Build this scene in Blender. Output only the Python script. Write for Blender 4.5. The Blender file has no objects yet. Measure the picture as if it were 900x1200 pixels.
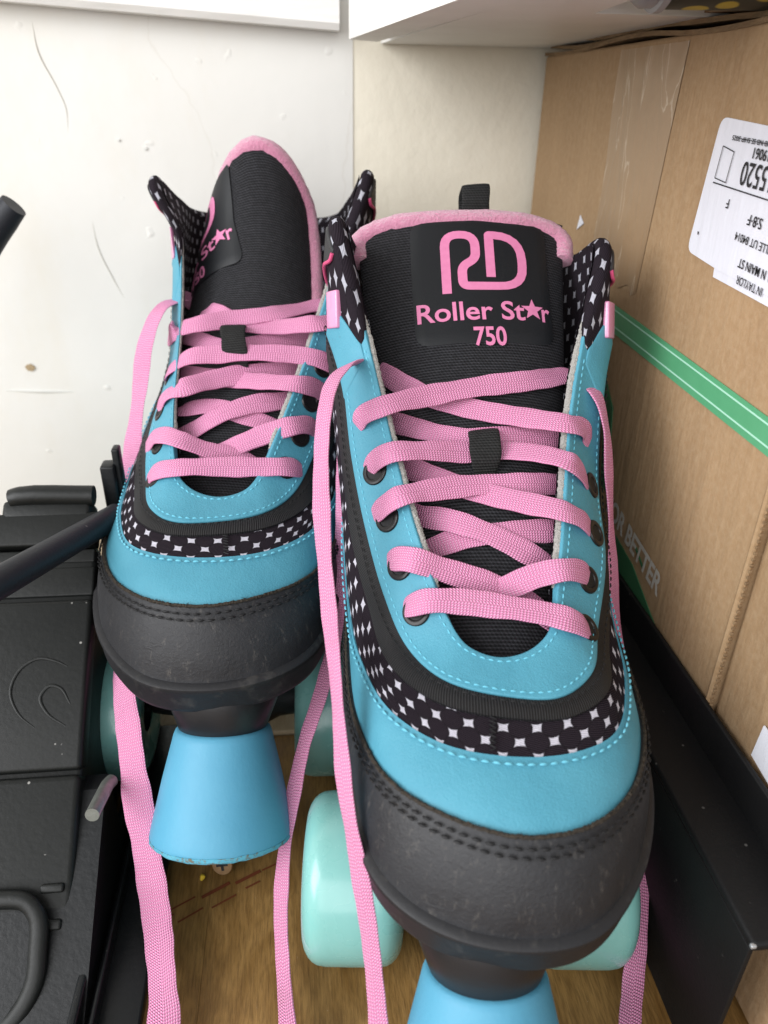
import math, random
import numpy as np
# ---------------------------------------------------------------- boot surface (mm, skate frame: y toe->heel, x right, z up)
THROAT=[(2,254,200),(-34,230,205),(-45,196,221),(-47.5,168,233),(-37,147,201),(-29.5,128,177),(-20.6,97.4,154.5),(-14,80,141),(-9.5,71,132.5),(-4.5,64,127.5),(4,60.5,126),(13,62.5,127),(19.5,68,130),(23.5,81.8,139.7),(27.5,102,155),(33.5,133,177),(40,154,199),(48.4,175,226),(46,200,217),(36,232,205)]
PIP_IN=[(2,260,172),(-37,236,172),(-48,200,182),(-51,170,196),(-45,145,182),(-41,122,160),(-36,104,143),(-29.5,84,130),(-23,67,123.5),(-12,52.5,122.8),(6,46.3,122.5),(20,46,122.5),(31,55,122.8),(38,77,123.5),(44.5,100,133),(47,130,147),(49,152,180),(53,175,192),(49,200,180),(38,236,172)]
PIP_OUT=[(2,262,160),(-38,237,160),(-48,201,170),(-52,168,184),(-48,145,172),(-44,123,152),(-40.5,104,137),(-34,84,123.5),(-28,63,121.2),(-13,46.5,121.5),(6,41,121.6),(20,41.2,121.6),(33.5,49.5,121.3),(42,75,118.5),(47.5,102,124),(50,132,137),(51.5,155,168),(54,177,180),(50,202,168),(39,237,160)]
STAR_LO=[(2,264,140),(-37,238,140),(-45,201,140),(-47,166,138),(-46,146,134),(-45,125,126),(-42,98,118.5),(-37,70,118),(-27,45,118.8),(-13,33,119.3),(4,29,119.6),(20,30.5,119.5),(34,38.5,118.5),(44.5,63,116.5),(48.5,92,117),(51.5,128,123),(52.5,156,134),(51,178,136),(47,202,140),(38,238,140)]
CAP_HI=[(2,262,112),(-34,238,110),(-40,205,108),(-40,170,106),(-41,146,105),(-42.5,118,105),(-41.5,82,106.5),(-37.2,50,109),(-27.5,27,110.8),(-14,15.5,111.8),(4.6,8.8,112.2),(21,12,112),(35.5,24,110.8),(46,45,109),(51,77,107.5),(52,118,106),(49,150,106),(44,180,107),(41,208,108),(34,238,110)]
SOLE=[(2,258,90),(-29,240,90),(-34,205,90),(-33,165,89),(-36,140,88.5),(-40,115,88),(-41,80,88),(-37.5,44,88),(-28.5,14,88),(-15,2.5,88),(5,-2.3,88),(22.5,1.0,88),(38,17,88),(49,42,88),(53.5,76,88),(52,115,88),(46,145,88.5),(40,170,89),(36,208,90),(30,240,90)]
def _arr(a): return np.array(a,float)
def _tuck(a,k,dy):
    a=_arr(a); a[:,0]=5+(a[:,0]-5)*k; a[:,1]+=dy*np.clip(1-a[:,1]/60,0,1.1); return a
ROWS=[_tuck(SOLE,.985,.3),None,_tuck(CAP_HI,.965,1.0),_tuck(STAR_LO,.985,0.),_arr(PIP_OUT),_arr(PIP_IN),_arr(THROAT)]
_b=(ROWS[0]+ROWS[2])/2; _c=np.array([3,130,0]); _d=_b-_c; _d[:,2]=0; _d/=np.linalg.norm(_d,axis=1)[:,None]
_b=_b+_d*np.interp(np.abs(np.arange(20)-10),[0,3,6,10],[2.6,2.0,0.8,0.3])[:,None]; ROWS[1]=_b
NT=480; MB=12
def herm(P,t,periodic=False):
    """smooth interpolation through P (n,d) with chord-length tangents; t in index units"""
    P=np.asarray(P,float); n=len(P)
    if periodic: Q=np.vstack([P[-1:],P,P[:2]])
    else: Q=np.vstack([2*P[0]-P[1],P,2*P[-1]-P[-2]])
    L=np.maximum(np.linalg.norm(np.diff(Q,axis=0),axis=1)**.75,1e-6)
    t=np.asarray(t,float); m=n if periodic else n-1
    i=np.floor(t).astype(int); i=np.clip(i,0,m-1); f=(t-i)[:,None]
    def tan(k):
        a,b=L[k-1],L[k]; s0=(Q[k]-Q[k-1])/a[:,None]; s1=(Q[k+1]-Q[k])/b[:,None]
        return (s0*b[:,None]+s1*a[:,None])/(a+b)[:,None]
    if not periodic: Q=np.vstack([Q,Q[-1:]*2-Q[-2:-1]]); L=np.append(L,L[-1])
    else: Q=np.vstack([Q,P[2:3]]); L=np.append(L,np.linalg.norm(P[2]-P[1])**.75)
    k=i+1; h=L[k][:,None]; m0=tan(k)*h; m1=tan(k+1)*h
    p0,p1=Q[k],Q[k+1]; f2,f3=f*f,f**3
    return (2*f3-3*f2+1)*p0+(f3-2*f2+f)*m0+(-2*f3+3*f2)*p1+(f3-f2)*m1
def base_grid():
    th=np.arange(NT)*20/NT
    rows=[herm(r,th,True) for r in ROWS]
    R=np.stack(rows,1)                       # NT,7,3
    s=np.arange(6*MB+1)/MB
    G=np.stack([herm(R[i],s) for i in range(NT)],0)
    for _ in range(6):
        A=G.copy()
        G=.5*A+.25*(np.roll(A,1,0)+np.roll(A,-1,0))
        B=G.copy()
        G[:,1:-1]=.6*B[:,1:-1]+.2*(B[:,2:]+B[:,:-2])
    return G
GRID=base_grid()
def _normals(G):
    du=np.roll(G,-1,0)-np.roll(G,1,0); dv=np.gradient(G,axis=1)
    N=np.cross(du,dv); N/=np.linalg.norm(N,axis=2)[...,None]
    c=np.array([3,130,60.]); s=np.sign(((G[:,:30]-c)*N[:,:30]).sum(2).mean())
    return N*s
GNRM=_normals(GRID)
_seg=np.linalg.norm(np.diff(GRID,axis=1),axis=2).mean(0)
VLEN=np.concatenate([[0],np.cumsum(_seg)])
ULEN=np.concatenate([[0],np.cumsum(np.linalg.norm(np.roll(GRID,-1,0)-GRID,axis=2)[:,3*MB])])
def bil(A,th,s):
    x=(np.asarray(th)%20)*NT/20; y=np.clip(np.asarray(s)*MB,0,6*MB-1e-6)
    i=np.floor(x).astype(int)%NT; j=np.floor(y).astype(int); fx=(x-np.floor(x))[...,None]; fy=(y-j)[...,None]
    i2=(i+1)%NT
    return A[i,j]*(1-fx)*(1-fy)+A[i2,j]*fx*(1-fy)+A[i,j+1]*(1-fx)*fy+A[i2,j+1]*fx*fy
def surf(th,s,off=0.):
    n=bil(GNRM,th,s); n=n/np.linalg.norm(n,axis=-1)[...,None]
    return bil(GRID,th,s)+n*np.asarray(off)[...,None], n
# tongue centre line (y,z,half width)
TC=np.array([(48,108,20),(62,116,21),(78,128,24),(98,145,29),(120,162,33),(140,176,36),(155,188,38.5),(175,207,41),(193,224.5,42)],float)

_cl=np.concatenate([np.zeros((NT,1)),np.cumsum(np.linalg.norm(np.diff(GRID,axis=1),axis=2),axis=1)],1)
_cl=_cl-_cl[:,3*MB:3*MB+1]
_u3=np.concatenate([[0],np.cumsum(np.linalg.norm(np.roll(GRID,-1,0)-GRID,axis=2)[:,int(3.5*MB)])])
def vloc(th,s): return bil(_cl[...,None],th,s)[...,0]
import bpy, bmesh
from mathutils import Vector, Matrix
random.seed(7)
SC=bpy.context.scene; COL=SC.collection
# ---------------------------------------------------------------- linking helpers
def link(o,parent=None):
    COL.objects.link(o)
    if parent is not None: o.parent=parent
    return o
def tag(o,label=None,cat=None,group=None,kind=None):
    if label: o['label']=label
    if cat: o['category']=cat
    if group: o['group']=group
    if kind: o['kind']=kind
    return o
def empty(name,loc=(0,0,0),rot=(0,0,0),scale=1):
    o=bpy.data.objects.new(name,None); o.empty_display_size=.02; o.location=loc; o.rotation_euler=rot; o.scale=(scale,)*3
    return link(o)
class MB_:
    """collects pieces (mm) into one mesh object (m)"""
    def __init__(s): s.v=[];s.f=[];s.uv=[];s.n=0
    def add(s,V,F,UV=None):
        V=np.asarray(V,float).reshape(-1,3); k=s.n
        s.v.append(V); s.f+= [tuple(i+k for i in f) for f in F]
        s.uv.append(np.zeros((len(V),2)) if UV is None else np.asarray(UV,float).reshape(-1,2)); s.n+=len(V); return s
    def grid(s,P,uv=None,cu=False,cv=False):
        P=np.asarray(P,float); a,b=P.shape[:2]; F=[]
        for i in range(a if cu else a-1):
            for j in range(b if cv else b-1):
                i2=(i+1)%a; j2=(j+1)%b; F.append((i*b+j,i2*b+j,i2*b+j2,i*b+j2))
        return s.add(P.reshape(-1,3),F,uv)
    def box(s,c,d,bev=0.,M=None):
        bm=bmesh.new(); bmesh.ops.create_cube(bm,size=1)
        for v in bm.verts: v.co=Vector((v.co.x*d[0],v.co.y*d[1],v.co.z*d[2]))
        if bev: bmesh.ops.bevel(bm,geom=bm.edges[:],offset=bev,segments=3,profile=.5,affect='EDGES')
        return s.bm(bm,c,M)
    def bm(s,bm,c=(0,0,0),M=None):
        bm.verts.ensure_lookup_table(); bm.verts.index_update()
        V=np.array([v.co[:] for v in bm.verts]); F=[tuple(v.index for v in f.verts) for f in bm.faces]; bm.free()
        if M is not None: V=V@np.array(M,float).T
        V=V+np.array(c,float)
        return s.add(V,F,V[:,:2])
    def lathe(s,prof,axis=(0,0,1),o=(0,0,0),n=48):
        """prof: (t along axis, radius)"""
        ax=Vector(axis).normalized(); q=Vector((0,0,1)).rotation_difference(ax).to_matrix(); Q=np.array(q)
        t=np.arange(n)*2*math.pi/n; P=[]
        for h,r in prof:
            P.append(np.stack([r*np.cos(t),r*np.sin(t),np.full(n,h)],1)@Q.T+np.array(o,float))
        P=np.array(P); uv=np.stack(np.meshgrid(np.arange(n)/n*100,[h for h,r in prof]),-1)
        return s.grid(P,uv,cv=True)
    def tube(s,pts,r,n=10,caps=True,sub=6,flat=1.,norm=None):
        P=np.asarray(pts,float)
        if sub>1 and len(P)>2: P=herm(P,np.linspace(0,len(P)-1,(len(P)-1)*sub+1))
        T=np.gradient(P,axis=0); T/=np.linalg.norm(T,axis=1)[:,None]
        u=np.array([0,0,1.]) if abs(T[0][2])<.9 else np.array([1.,0,0])
        rr=np.broadcast_to(np.interp(np.linspace(0,1,len(P)),np.linspace(0,1,np.size(r)),np.atleast_1d(r)),(len(P),))
        G=[];L=0;uv=[]
        for i in range(len(P)):
            if norm is not None: u=np.asarray(norm[min(i,len(norm)-1)],float)
            u=u-T[i]*u.dot(T[i]); u/=np.linalg.norm(u)+1e-9; w=np.cross(T[i],u)
            if i: L+=np.linalg.norm(P[i]-P[i-1])
            a=np.arange(n)*2*math.pi/n
            G.append(P[i]+rr[i]*(np.outer(np.cos(a),w)+flat*np.outer(np.sin(a),u))); uv.append([(k/n*2*math.pi*rr[i],L) for k in range(n)])
        if caps:
            G=[np.repeat(P[:1],n,0)]+G+[np.repeat(P[-1:],n,0)]; uv=[uv[0]]+uv+[uv[-1]]
        return s.grid(np.array(G),np.array(uv),cv=True)
    def build(s,name,mat,parent=None,mm=True,xf=None,smooth=True,weld=True):
        V=np.vstack(s.v); UV=np.vstack(s.uv)
        if xf is not None: V=xf(V)
        if mm: V=V/1000
        me=bpy.data.meshes.new(name); me.from_pydata(V.tolist(),[],s.f)
        ul=me.uv_layers.new(name='UVMap'); li=np.zeros(len(me.loops),int); me.loops.foreach_get('vertex_index',li)
        ul.data.foreach_set('uv',UV[li].astype(np.float32).ravel())
        bm=bmesh.new(); bm.from_mesh(me)
        if weld: bmesh.ops.remove_doubles(bm,verts=bm.verts,dist=2e-6)
        bmesh.ops.recalc_face_normals(bm,faces=bm.faces)
        bm.to_mesh(me); bm.free()
        me.materials.append(mat)
        if smooth:
            me.shade_smooth()
            try: me.set_sharp_from_angle(angle=math.radians(42))
            except Exception: pass
        return link(bpy.data.objects.new(name,me),parent)
# ---------------------------------------------------------------- materials
class NT_:
    def __init__(s,name,rough=.5,spec=.5,coat=0,sss=0,metal=0,sheen=0):
        s.m=bpy.data.materials.new(name); s.m.use_nodes=True; s.t=s.m.node_tree; s.b=s.t.nodes['Principled BSDF']
        i=s.b.inputs; i['Roughness'].default_value=rough; i['Specular IOR Level'].default_value=spec; i['Coat Weight'].default_value=coat
        i['Coat Roughness'].default_value=.12; i['Metallic'].default_value=metal; i['Sheen Weight'].default_value=sheen
        if sss: i['Subsurface Weight'].default_value=sss; i['Subsurface Radius'].default_value=(.004,.006,.006); i['Subsurface Scale'].default_value=1
        s.bn=None
    def n(s,ty,**k):
        nd=s.t.nodes.new(ty)
        for a,b in k.items():
            if a[0]=='_': nd.inputs[a[1:].replace('_',' ')].default_value=b
            else: setattr(nd,a,b)
        return nd
    def l(s,a,b): s.t.links.new(a,b)
    def coord(s,kind='Object',scale=(1,1,1),rot=0):
        c=s.n('ShaderNodeTexCoord') ; m=s.n('ShaderNodeMapping'); m.inputs['Scale'].default_value=scale; m.inputs['Rotation'].default_value=(0,0,rot)
        s.l(c.outputs[kind],m.inputs['Vector']); return m.outputs[0]
    def noise(s,vec,scale,detail=3,rough=.5,dist=0):
        k=s.n('ShaderNodeTexNoise',_Scale=scale,_Detail=detail,_Roughness=rough,_Distortion=dist); s.l(vec,k.inputs['Vector']); return k.outputs['Fac']
    def ramp(s,fac,stops):
        r=s.n('ShaderNodeValToRGB'); e=r.color_ramp.elements
        while len(e)<len(stops): e.new(.5)
        for i,(p,c) in enumerate(stops): e[i].position=p; e[i].color=(*c,1) if len(c)==3 else c
        s.l(fac,r.inputs[0]); return r.outputs[0]
    def math(s,op,a,b=None,c=None):
        k=s.n('ShaderNodeMath',operation=op)
        for i,x in enumerate((a,b,c)):
            if x is None: continue
            if isinstance(x,(int,float)): k.inputs[i].default_value=x
            else: s.l(x,k.inputs[i])
        return k.outputs[0]
    def mix(s,f,a,b,mode='MIX'):
        k=s.n('ShaderNodeMix',data_type='RGBA',blend_type=mode)
        for i,x in ((0,f),(6,a),(7,b)):
            if isinstance(x,(int,float)): k.inputs[i].default_value=x
            elif isinstance(x,tuple): k.inputs[i].default_value=(*x,1)
            else: s.l(x,k.inputs[i])
        return k.outputs[2]
    def color(s,c):
        if isinstance(c,tuple): s.b.inputs['Base Color'].default_value=(*c,1)
        else: s.l(c,s.b.inputs['Base Color'])
        return s
    def rough(s,c): s.l(c,s.b.inputs['Roughness']); return s
    def bump(s,h,strength,dist):
        k=s.n('ShaderNodeBump',_Strength=strength,_Distance=dist); s.l(h,k.inputs['Height'])
        if s.bn is not None: s.l(s.bn,k.inputs['Normal'])
        s.bn=k.outputs[0]; s.l(s.bn,s.b.inputs['Normal']); return s
    def sep(s,vec):
        k=s.n('ShaderNodeSeparateXYZ'); s.l(vec,k.inputs[0]); return k.outputs
def leather(name,col,col2,rough=.42,bs=1400):
    k=NT_(name,rough,.4); o=k.coord()
    c=k.mix(k.ramp(k.noise(o,60,4),[(.35,(0,0,0)),(.7,(1,1,1))]),col,col2); d=k.ramp(k.noise(o,420,5,.75),[(.63,(0,0,0)),(.72,(1,1,1))]); k.color(k.mix(k.math('MULTIPLY',d,.30),c,(.05,.07,.08)))
    k.bump(k.noise(o,bs,4,.7),.6,.0004); k.bump(k.noise(o,90,3),.3,.0012); k.bump(k.noise(k.coord(scale=(1,.35,1)),38,3),.3,.003); k.rough(k.math('MULTIPLY_ADD',k.noise(o,300,3),.25,rough-.1)); return k.m
def knit(name,col,col2,pu,pv,ang=0,depth=.0004,rough=.85,sheen=.1):
    """woven cloth: tiny ribs, UV in mm"""
    k=NT_(name,rough,.25,sheen=sheen); u=k.coord('UV',rot=ang); x,y,z=k.sep(u)
    a=k.math('SINE',k.math('MULTIPLY',y,2*math.pi/pv)); b=k.math('SINE',k.math('ADD',k.math('MULTIPLY',x,2*math.pi/pu),k.math('MULTIPLY',y,math.pi/pv)))
    h=k.math('MULTIPLY_ADD',b,.35,a); f=k.math('MULTIPLY_ADD',h,.37,.5)
    n=k.noise(k.coord(),500,3)
    k.color(k.mix(k.math('MULTIPLY',f,k.math('MULTIPLY_ADD',n,1.2,.3)),col,col2)); k.bump(f,.7,depth); return k.m
M={}
M['blue']=leather('blue_synthetic_leather',(.066,.275,.375),(.080,.308,.412),.5)
k=NT_('scuffed_black_rubber',.5,.5); o=k.coord(); n1=k.noise(o,70,6,.65); n2=k.noise(o,900,4,.7)
sc=k.ramp(k.noise(k.coord(scale=(1,1,.25)),420,8,.8),[(.56,(0,0,0)),(.72,(1,1,1))])
k.color(k.mix(k.math('MULTIPLY',sc,.75),k.mix(n1,(.007,.007,.009),(.026,.027,.031)),(.11,.10,.09)))
k.bump(n2,.6,.0004); k.bump(n1,.25,.001); sx=k.ramp(k.noise(k.coord(scale=(.15,.15,1)),900,3,.6),[(.62,(0,0,0)),(.68,(1,1,1))]); k.bump(sx,.25,.0003); k.rough(k.math('MULTIPLY_ADD',n1,.4,.36)); M['cap']=k.m
k=NT_('raw_brown_black_edge',.9,.1); n=k.noise(k.coord(),700,4,.7); k.color(k.mix(n,(.012,.011,.010),(.085,.07,.055))); k.bump(n,1,.0008); M['rawedge']=k.m
k=NT_('black_rubber_sole',.55,.4); o=k.coord(); n1=k.noise(o,140,6,.7)
k.color(k.mix(k.ramp(n1,[(.55,(0,0,0)),(.85,(1,1,1))]),(.014,.014,.016),(.07,.065,.06))); k.bump(n1,.5,.0005); M['sole']=k.m
k=NT_('black_plastic_plate',.4,.5); k.color((.012,.012,.014)); k.bump(k.noise(k.coord(),600,2),.2,.0002); M['plate']=k.m
# print of touching dark discs that leaves four pointed white stars, UV in mm
def starmat(name,cell,rad,white=(.66,.64,.72)):
    k=NT_(name,.85,.12); u=k.coord('UV',rot=math.radians(45)); nn=k.n('ShaderNodeTexNoise',_Scale=.35,_Detail=2); k.l(u,nn.inputs['Vector'])
    vm=k.n('ShaderNodeVectorMath',operation='MULTIPLY_ADD'); k.l(nn.outputs['Color'],vm.inputs[0]); vm.inputs[1].default_value=(.9,.9,0); k.l(u,vm.inputs[2])
    x,y,z=k.sep(vm.outputs[0])
    fx=k.math('SUBTRACT',k.math('FRACT',k.math('DIVIDE',x,cell)),.5); fy=k.math('SUBTRACT',k.math('FRACT',k.math('DIVIDE',y,cell)),.5)
    d=k.math('SQRT',k.math('ADD',k.math('MULTIPLY',fx,fx),k.math('MULTIPLY',fy,fy)))
    # distance from the nearest disc centre, discs sit on the cell corners' dual
    star=k.ramp(d,[(rad,(0,0,0)),(rad+.035,(1,1,1))])
    ux=k.sep(k.coord('UV',rot=math.radians(20)))[1]
    rib=k.math('MULTIPLY_ADD',k.math('SINE',k.math('MULTIPLY',ux,2*math.pi/.62)),.5,.5)
    base=k.mix(rib,(.003,.002,.004),(.030,.022,.030))
    edge=k.ramp(k.math('ABSOLUTE',k.math('SUBTRACT',d,rad-.03)),[(0,(1,1,1)),(.03,(0,0,0))])
    base=k.mix(k.math('MULTIPLY',edge,.8),base,(.006,.005,.006))
    nz=k.noise(k.coord(),900,3)
    wh=k.mix(k.math('MULTIPLY',nz,.8),white,(white[0]*.5,white[1]*.5,white[2]*.52))
    k.color(k.mix(star,base,wh)); k.bump(rib,.5,.0003); return k.m
M['star']=starmat('star_print_cloth',6.5,.520); M['star_small']=starmat('star_print_lining',5.4,.53,(.5,.5,.56))
k=NT_('black_ribbed_tape',.6,.35); x,y,z=k.sep(k.coord('UV')); r=k.math('MULTIPLY_ADD',k.math('SINE',k.math('MULTIPLY',x,2*math.pi/.8)),.5,.5)
k.color(k.mix(r,(.003,.003,.004),(.018,.018,.019))); k.bump(r,.6,.0003); k.bump(k.noise(k.coord(),200,3),.2,.0006); M['rib']=k.m
M['tongue']=knit('black_knit',(.0015,.0015,.002),(.040,.040,.046),1.3,1.15,0,.0007,.8,0)
M['webbing']=knit('black_webbing',(.003,.003,.003),(.030,.030,.030),1.2,1.0,0,.0004,.8,0)
M['charcoal']=leather('charcoal_synthetic',(.028,.028,.03),(.04,.04,.042),.5)
# braided lace: UV u across (mm), v along (mm)
k=NT_('pink_woven_lace',.7,.25); x,y,z=k.sep(k.coord('UV')); ax=k.math('ABSOLUTE',x)
ph=k.math('ADD',k.math('DIVIDE',y,1.0),k.math('DIVIDE',ax,1.5)); row=k.math('DIVIDE',x,.80)
a=k.math('MULTIPLY_ADD',k.math('ABSOLUTE',k.math('SINE',k.math('MULTIPLY',row,math.pi))),2.,-1.); b=k.math('SINE',k.math('MULTIPLY',k.math('ADD',ph,k.math('MULTIPLY',k.math('FLOOR',row),.5)),2*math.pi))
h=k.math('MULTIPLY_ADD',k.math('MULTIPLY',k.math('ADD',a,1.),k.math('ADD',b,1.)),.25,0.)
nz=k.noise(k.coord(),120,3); 
c=k.mix(k.math('POWER',h,.6),(.57,.165,.33),(.92,.44,.67)); c=k.mix(k.ramp(h,[(.72,(0,0,0)),(1.,(1,1,1))]),c,(.94,.60,.78))
c=k.mix(k.math('MULTIPLY',nz,.2),c,(.64,.25,.40)); gr=k.ramp(k.noise(k.coord(),45,4,.65),[(.60,(0,0,0)),(.75,(1,1,1))]); c=k.mix(k.math('MULTIPLY',gr,.35),c,(.42,.20,.27)); k.color(c); k.bump(h,.9,.0005); M['lace']=k.m
k=NT_('pink_terry',.95,.1,sheen=.8); o=k.coord(); n=k.noise(o,1100,4,.7); k.color(k.mix(n,(.40,.12,.22),(.86,.36,.52))); k.bump(n,1,.0012); k.bump(k.noise(o,250,3),.6,.0015); M['terry']=k.m
k=NT_('pink_print',.45,.4); k.color(k.mix(k.noise(k.coord(),500,3),(.60,.17,.33),(.70,.24,.42))); M['pinkprint']=k.m
k=NT_('pink_gloss_tab',.25,.6,coat=.5); k.color((.68,.27,.46)); M['pinktab']=k.m
k=NT_('pink_edge_piping',.5,.4); k.color((.66,.09,.22)); M['pinkedge']=k.m
k=NT_('dark_rubber_patch',.5,.3); o=k.coord(); k.color(k.mix(k.ramp(k.noise(o,900,5,.8),[(.66,(0,0,0)),(.75,(1,1,1))]),(.010,.011,.013),(.05,.05,.05))); k.bump(k.noise(o,1500,2),.25,.0002); M['patch']=k.m
k=NT_('black_enamel',.32,.3,coat=.0); k.color((.01,.009,.009)); M['enamel']=k.m
k=NT_('pale_blue_thread',.7,.3); k.color((.14,.47,.60)); M['thread']=k.m
k=NT_('black_thread',.6,.35); k.color((.008,.008,.009)); M['bthread']=k.m
k=NT_('grey_felt_lining',1,.1,sheen=.4); n=k.noise(k.coord(),1500,3,.7); k.color(k.mix(n,(.22,.21,.19),(.62,.60,.56))); k.bump(n,1,.0012); M['felt']=k.m
k=NT_('teal_urethane',.22,.5,coat=.25,sss=.25); o=k.coord(); n=k.noise(o,35,4)
mk=k.ramp(k.noise(k.coord(scale=(1,.5,.5)),150,6,.7,.6),[(.70,(0,0,0)),(.74,(1,1,1))])
k.color(k.mix(k.math('MULTIPLY',mk,.55),k.mix(n,(.19,.45,.42),(.24,.51,.48)),(.05,.12,.12))); k.rough(k.math('MULTIPLY_ADD',k.noise(o,80,4),.3,.12)); M['wheel']=k.m
k=NT_('blue_rubber_stopper',.5,.35,sss=.15); o=k.coord(); n=k.noise(o,50,5,.6); z=k.sep(o)[2]
k.color(k.mix(n,(.075,.29,.44),(.10,.34,.49))); k.bump(k.noise(o,700,3),.2,.0003); k.bump(n,.2,.002); M['stop']=k.m
k=NT_('dirty_stopper_rim',.8,.2); n=k.noise(k.coord(),420,6,.75); k.color(k.mix(k.ramp(n,[(.5,(0,0,0)),(.62,(1,1,1))]),(.10,.36,.48),(.16,.15,.11))); k.bump(n,.8,.0006); M['stoprim']=k.m
k=NT_('worn_steel',.4,.5,metal=.6); n=k.noise(k.coord(),300,5,.7); k.color(k.mix(n,(.12,.13,.115),(.36,.38,.35))); k.bump(n,.4,.0004); M['steel']=k.m
k=NT_('brass_screw',.35,.5,metal=1); n=k.noise(k.coord(),500,3); k.color(k.mix(n,(.42,.25,.12),(.72,.5,.3))); M['brass']=k.m
# painted plaster wall, cracked and patched
k=NT_('white_painted_plaster',.75,.3); o=k.coord(); 
crv=k.n('ShaderNodeTexVoronoi',feature='DISTANCE_TO_EDGE',_Scale=5.5); ds=k.n('ShaderNodeVectorMath',operation='MULTIPLY_ADD'); nn=k.n('ShaderNodeTexNoise',_Scale=9.,_Detail=5.); k.l(o,nn.inputs['Vector']); k.l(nn.outputs['Color'],ds.inputs[0]); ds.inputs[1].default_value=(.14,.14,.14); sc0=k.n('ShaderNodeMapping'); sc0.inputs['Scale'].default_value=(1.3,1,.45); k.l(o,sc0.inputs['Vector']); k.l(sc0.outputs[0],ds.inputs[2]); k.l(ds.outputs[0],crv.inputs['Vector'])
patch=k.ramp(k.noise(o,7,3),[(.48,(0,0,0)),(.56,(1,1,1))])
cr=k.math('MULTIPLY',k.ramp(crv.outputs['Distance'],[(0,(1,1,1)),(.006,(0,0,0))]),patch)
pit=k.ramp(k.noise(o,75,2),[(.70,(0,0,0)),(.80,(1,1,1))])
nl=k.noise(o,8,5,.6)
c=k.mix(nl,(.665,.655,.62),(.725,.718,.69)); c=k.mix(k.math('MULTIPLY',cr,.18),c,(.45,.40,.32)); st=k.math('MULTIPLY',k.ramp(k.noise(k.coord(scale=(1,1,.5)),11,6,.7),[(.5,(0,0,0)),(.72,(1,1,1))]),.30); c=k.mix(st,c,(.64,.58,.46)); k.color(c)
k.bump(k.noise(o,30,5,.6),.12,.002); k.bump(cr,-.5,.001); k.bump(pit,.5,.001); k.bump(nl,.2,.006); M['wall']=k.m
k=NT_('cream_painted_plaster',.8,.25); o=k.coord(); c=k.mix(k.noise(o,14,6,.6),(.74,.69,.57),(.82,.775,.66)); k.color(c); k.bump(k.noise(o,60,5,.6),.4,.002); M['cream']=k.m
k=NT_('white_painted_wood',.45,.4); o=k.coord(scale=(1,1,6)); c=k.mix(k.noise(o,40,6,.6),(.66,.65,.62),(.80,.79,.77)); k.color(c); k.bump(k.noise(o,50,4),.3,.001); M['whitewood']=k.m
def woodmat(name,c1,c2,c3):
    k=NT_(name,.5,.4); o=k.coord(); m=k.n('ShaderNodeMapping'); m.inputs['Scale'].default_value=(3.2,1.0,1); m.inputs['Rotation'].default_value=(0,0,math.radians(14)); k.l(o,m.inputs['Vector'])
    g=k.noise(m.outputs[0],18,7,.62,1.3); m2=k.n('ShaderNodeMapping'); m2.inputs['Scale'].default_value=(9,1.2,1); m2.inputs['Rotation'].default_value=(0,0,math.radians(80)); k.l(o,m2.inputs['Vector']); f=k.noise(m2.outputs[0],110,5,.6)
    br=k.n('ShaderNodeTexVoronoi',_Scale=1.0); mm=k.n('ShaderNodeMapping'); mm.inputs['Scale'].default_value=(24,4,0); k.l(o,mm.inputs['Vector']); k.l(mm.outputs[0],br.inputs['Vector'])
    g=k.ramp(g,[(.36,(0,0,0)),(.64,(1,1,1))]); f=k.ramp(f,[(.42,(0,0,0)),(.7,(1,1,1))]); c=k.mix(g,c1,c2); c=k.mix(k.math('MULTIPLY',f,.55),c,c3)
    sp=k.ramp(k.noise(k.coord(),900,3,.7),[(.70,(0,0,0)),(.74,(1,1,1))]); c=k.mix(k.math('MULTIPLY',sp,.5),c,(.42,.36,.28)); k.color(c); k.bump(f,.25,.0004); k.rough(k.math('MULTIPLY_ADD',g,.3,.35)); return k
M['wood']=woodmat('warm_plywood',(.185,.096,.026),(.34,.192,.060),(.080,.038,.011)).m
M['wood2']=woodmat('warm_plywood_darker',(.175,.090,.025),(.32,.18,.056),(.075,.036,.010)).m
M['palewood']=woodmat('pale_plywood_edge',(.36,.27,.17),(.50,.40,.27),(.3,.2,.12)).m
k=NT_('red_brown_stamp_ink',.6,.3); k.color((.13,.032,.012)); M['ink']=k.m
k=NT_('brown_cardboard',.85,.2); o=k.coord(); f=k.noise(k.coord(scale=(1,1,1)),330,6,.7); g=k.noise(k.coord(scale=(1,3,.6)),14,4,.6)
c=k.mix(g,(.29,.183,.097),(.385,.252,.139)); c=k.mix(k.math('MULTIPLY',k.ramp(f,[(.4,(0,0,0)),(.75,(1,1,1))]),.45),c,(.47,.345,.22)); k.color(c)
x,y,z=k.sep(o); k.bump(f,.4,.0006); k.bump(g,.4,.004); k.bump(k.noise(k.coord(scale=(1,1,.12)),300,2),.25,.0008); M['card']=k.m
k=NT_('cardboard_torn_edge',.9,.15); c=k.mix(k.noise(k.coord(scale=(1,1,6)),90,5,.7),(.09,.055,.03),(.34,.23,.13)); k.color(c); k.bump(k.noise(k.coord(scale=(1,1,4)),120,4),.8,.002); M['cardedge']=k.m
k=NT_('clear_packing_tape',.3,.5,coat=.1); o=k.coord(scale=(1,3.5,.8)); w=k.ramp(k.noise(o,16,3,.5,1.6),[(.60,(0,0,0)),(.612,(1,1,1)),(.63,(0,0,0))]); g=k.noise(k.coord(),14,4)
k.color(k.mix(k.math('MULTIPLY',w,.55),k.mix(g,(.27,.165,.085),(.345,.225,.125)),(.66,.56,.44))); k.bump(k.noise(o,16,3,.5,1.6),.4,.002); M['cleartape']=k.m
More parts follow.
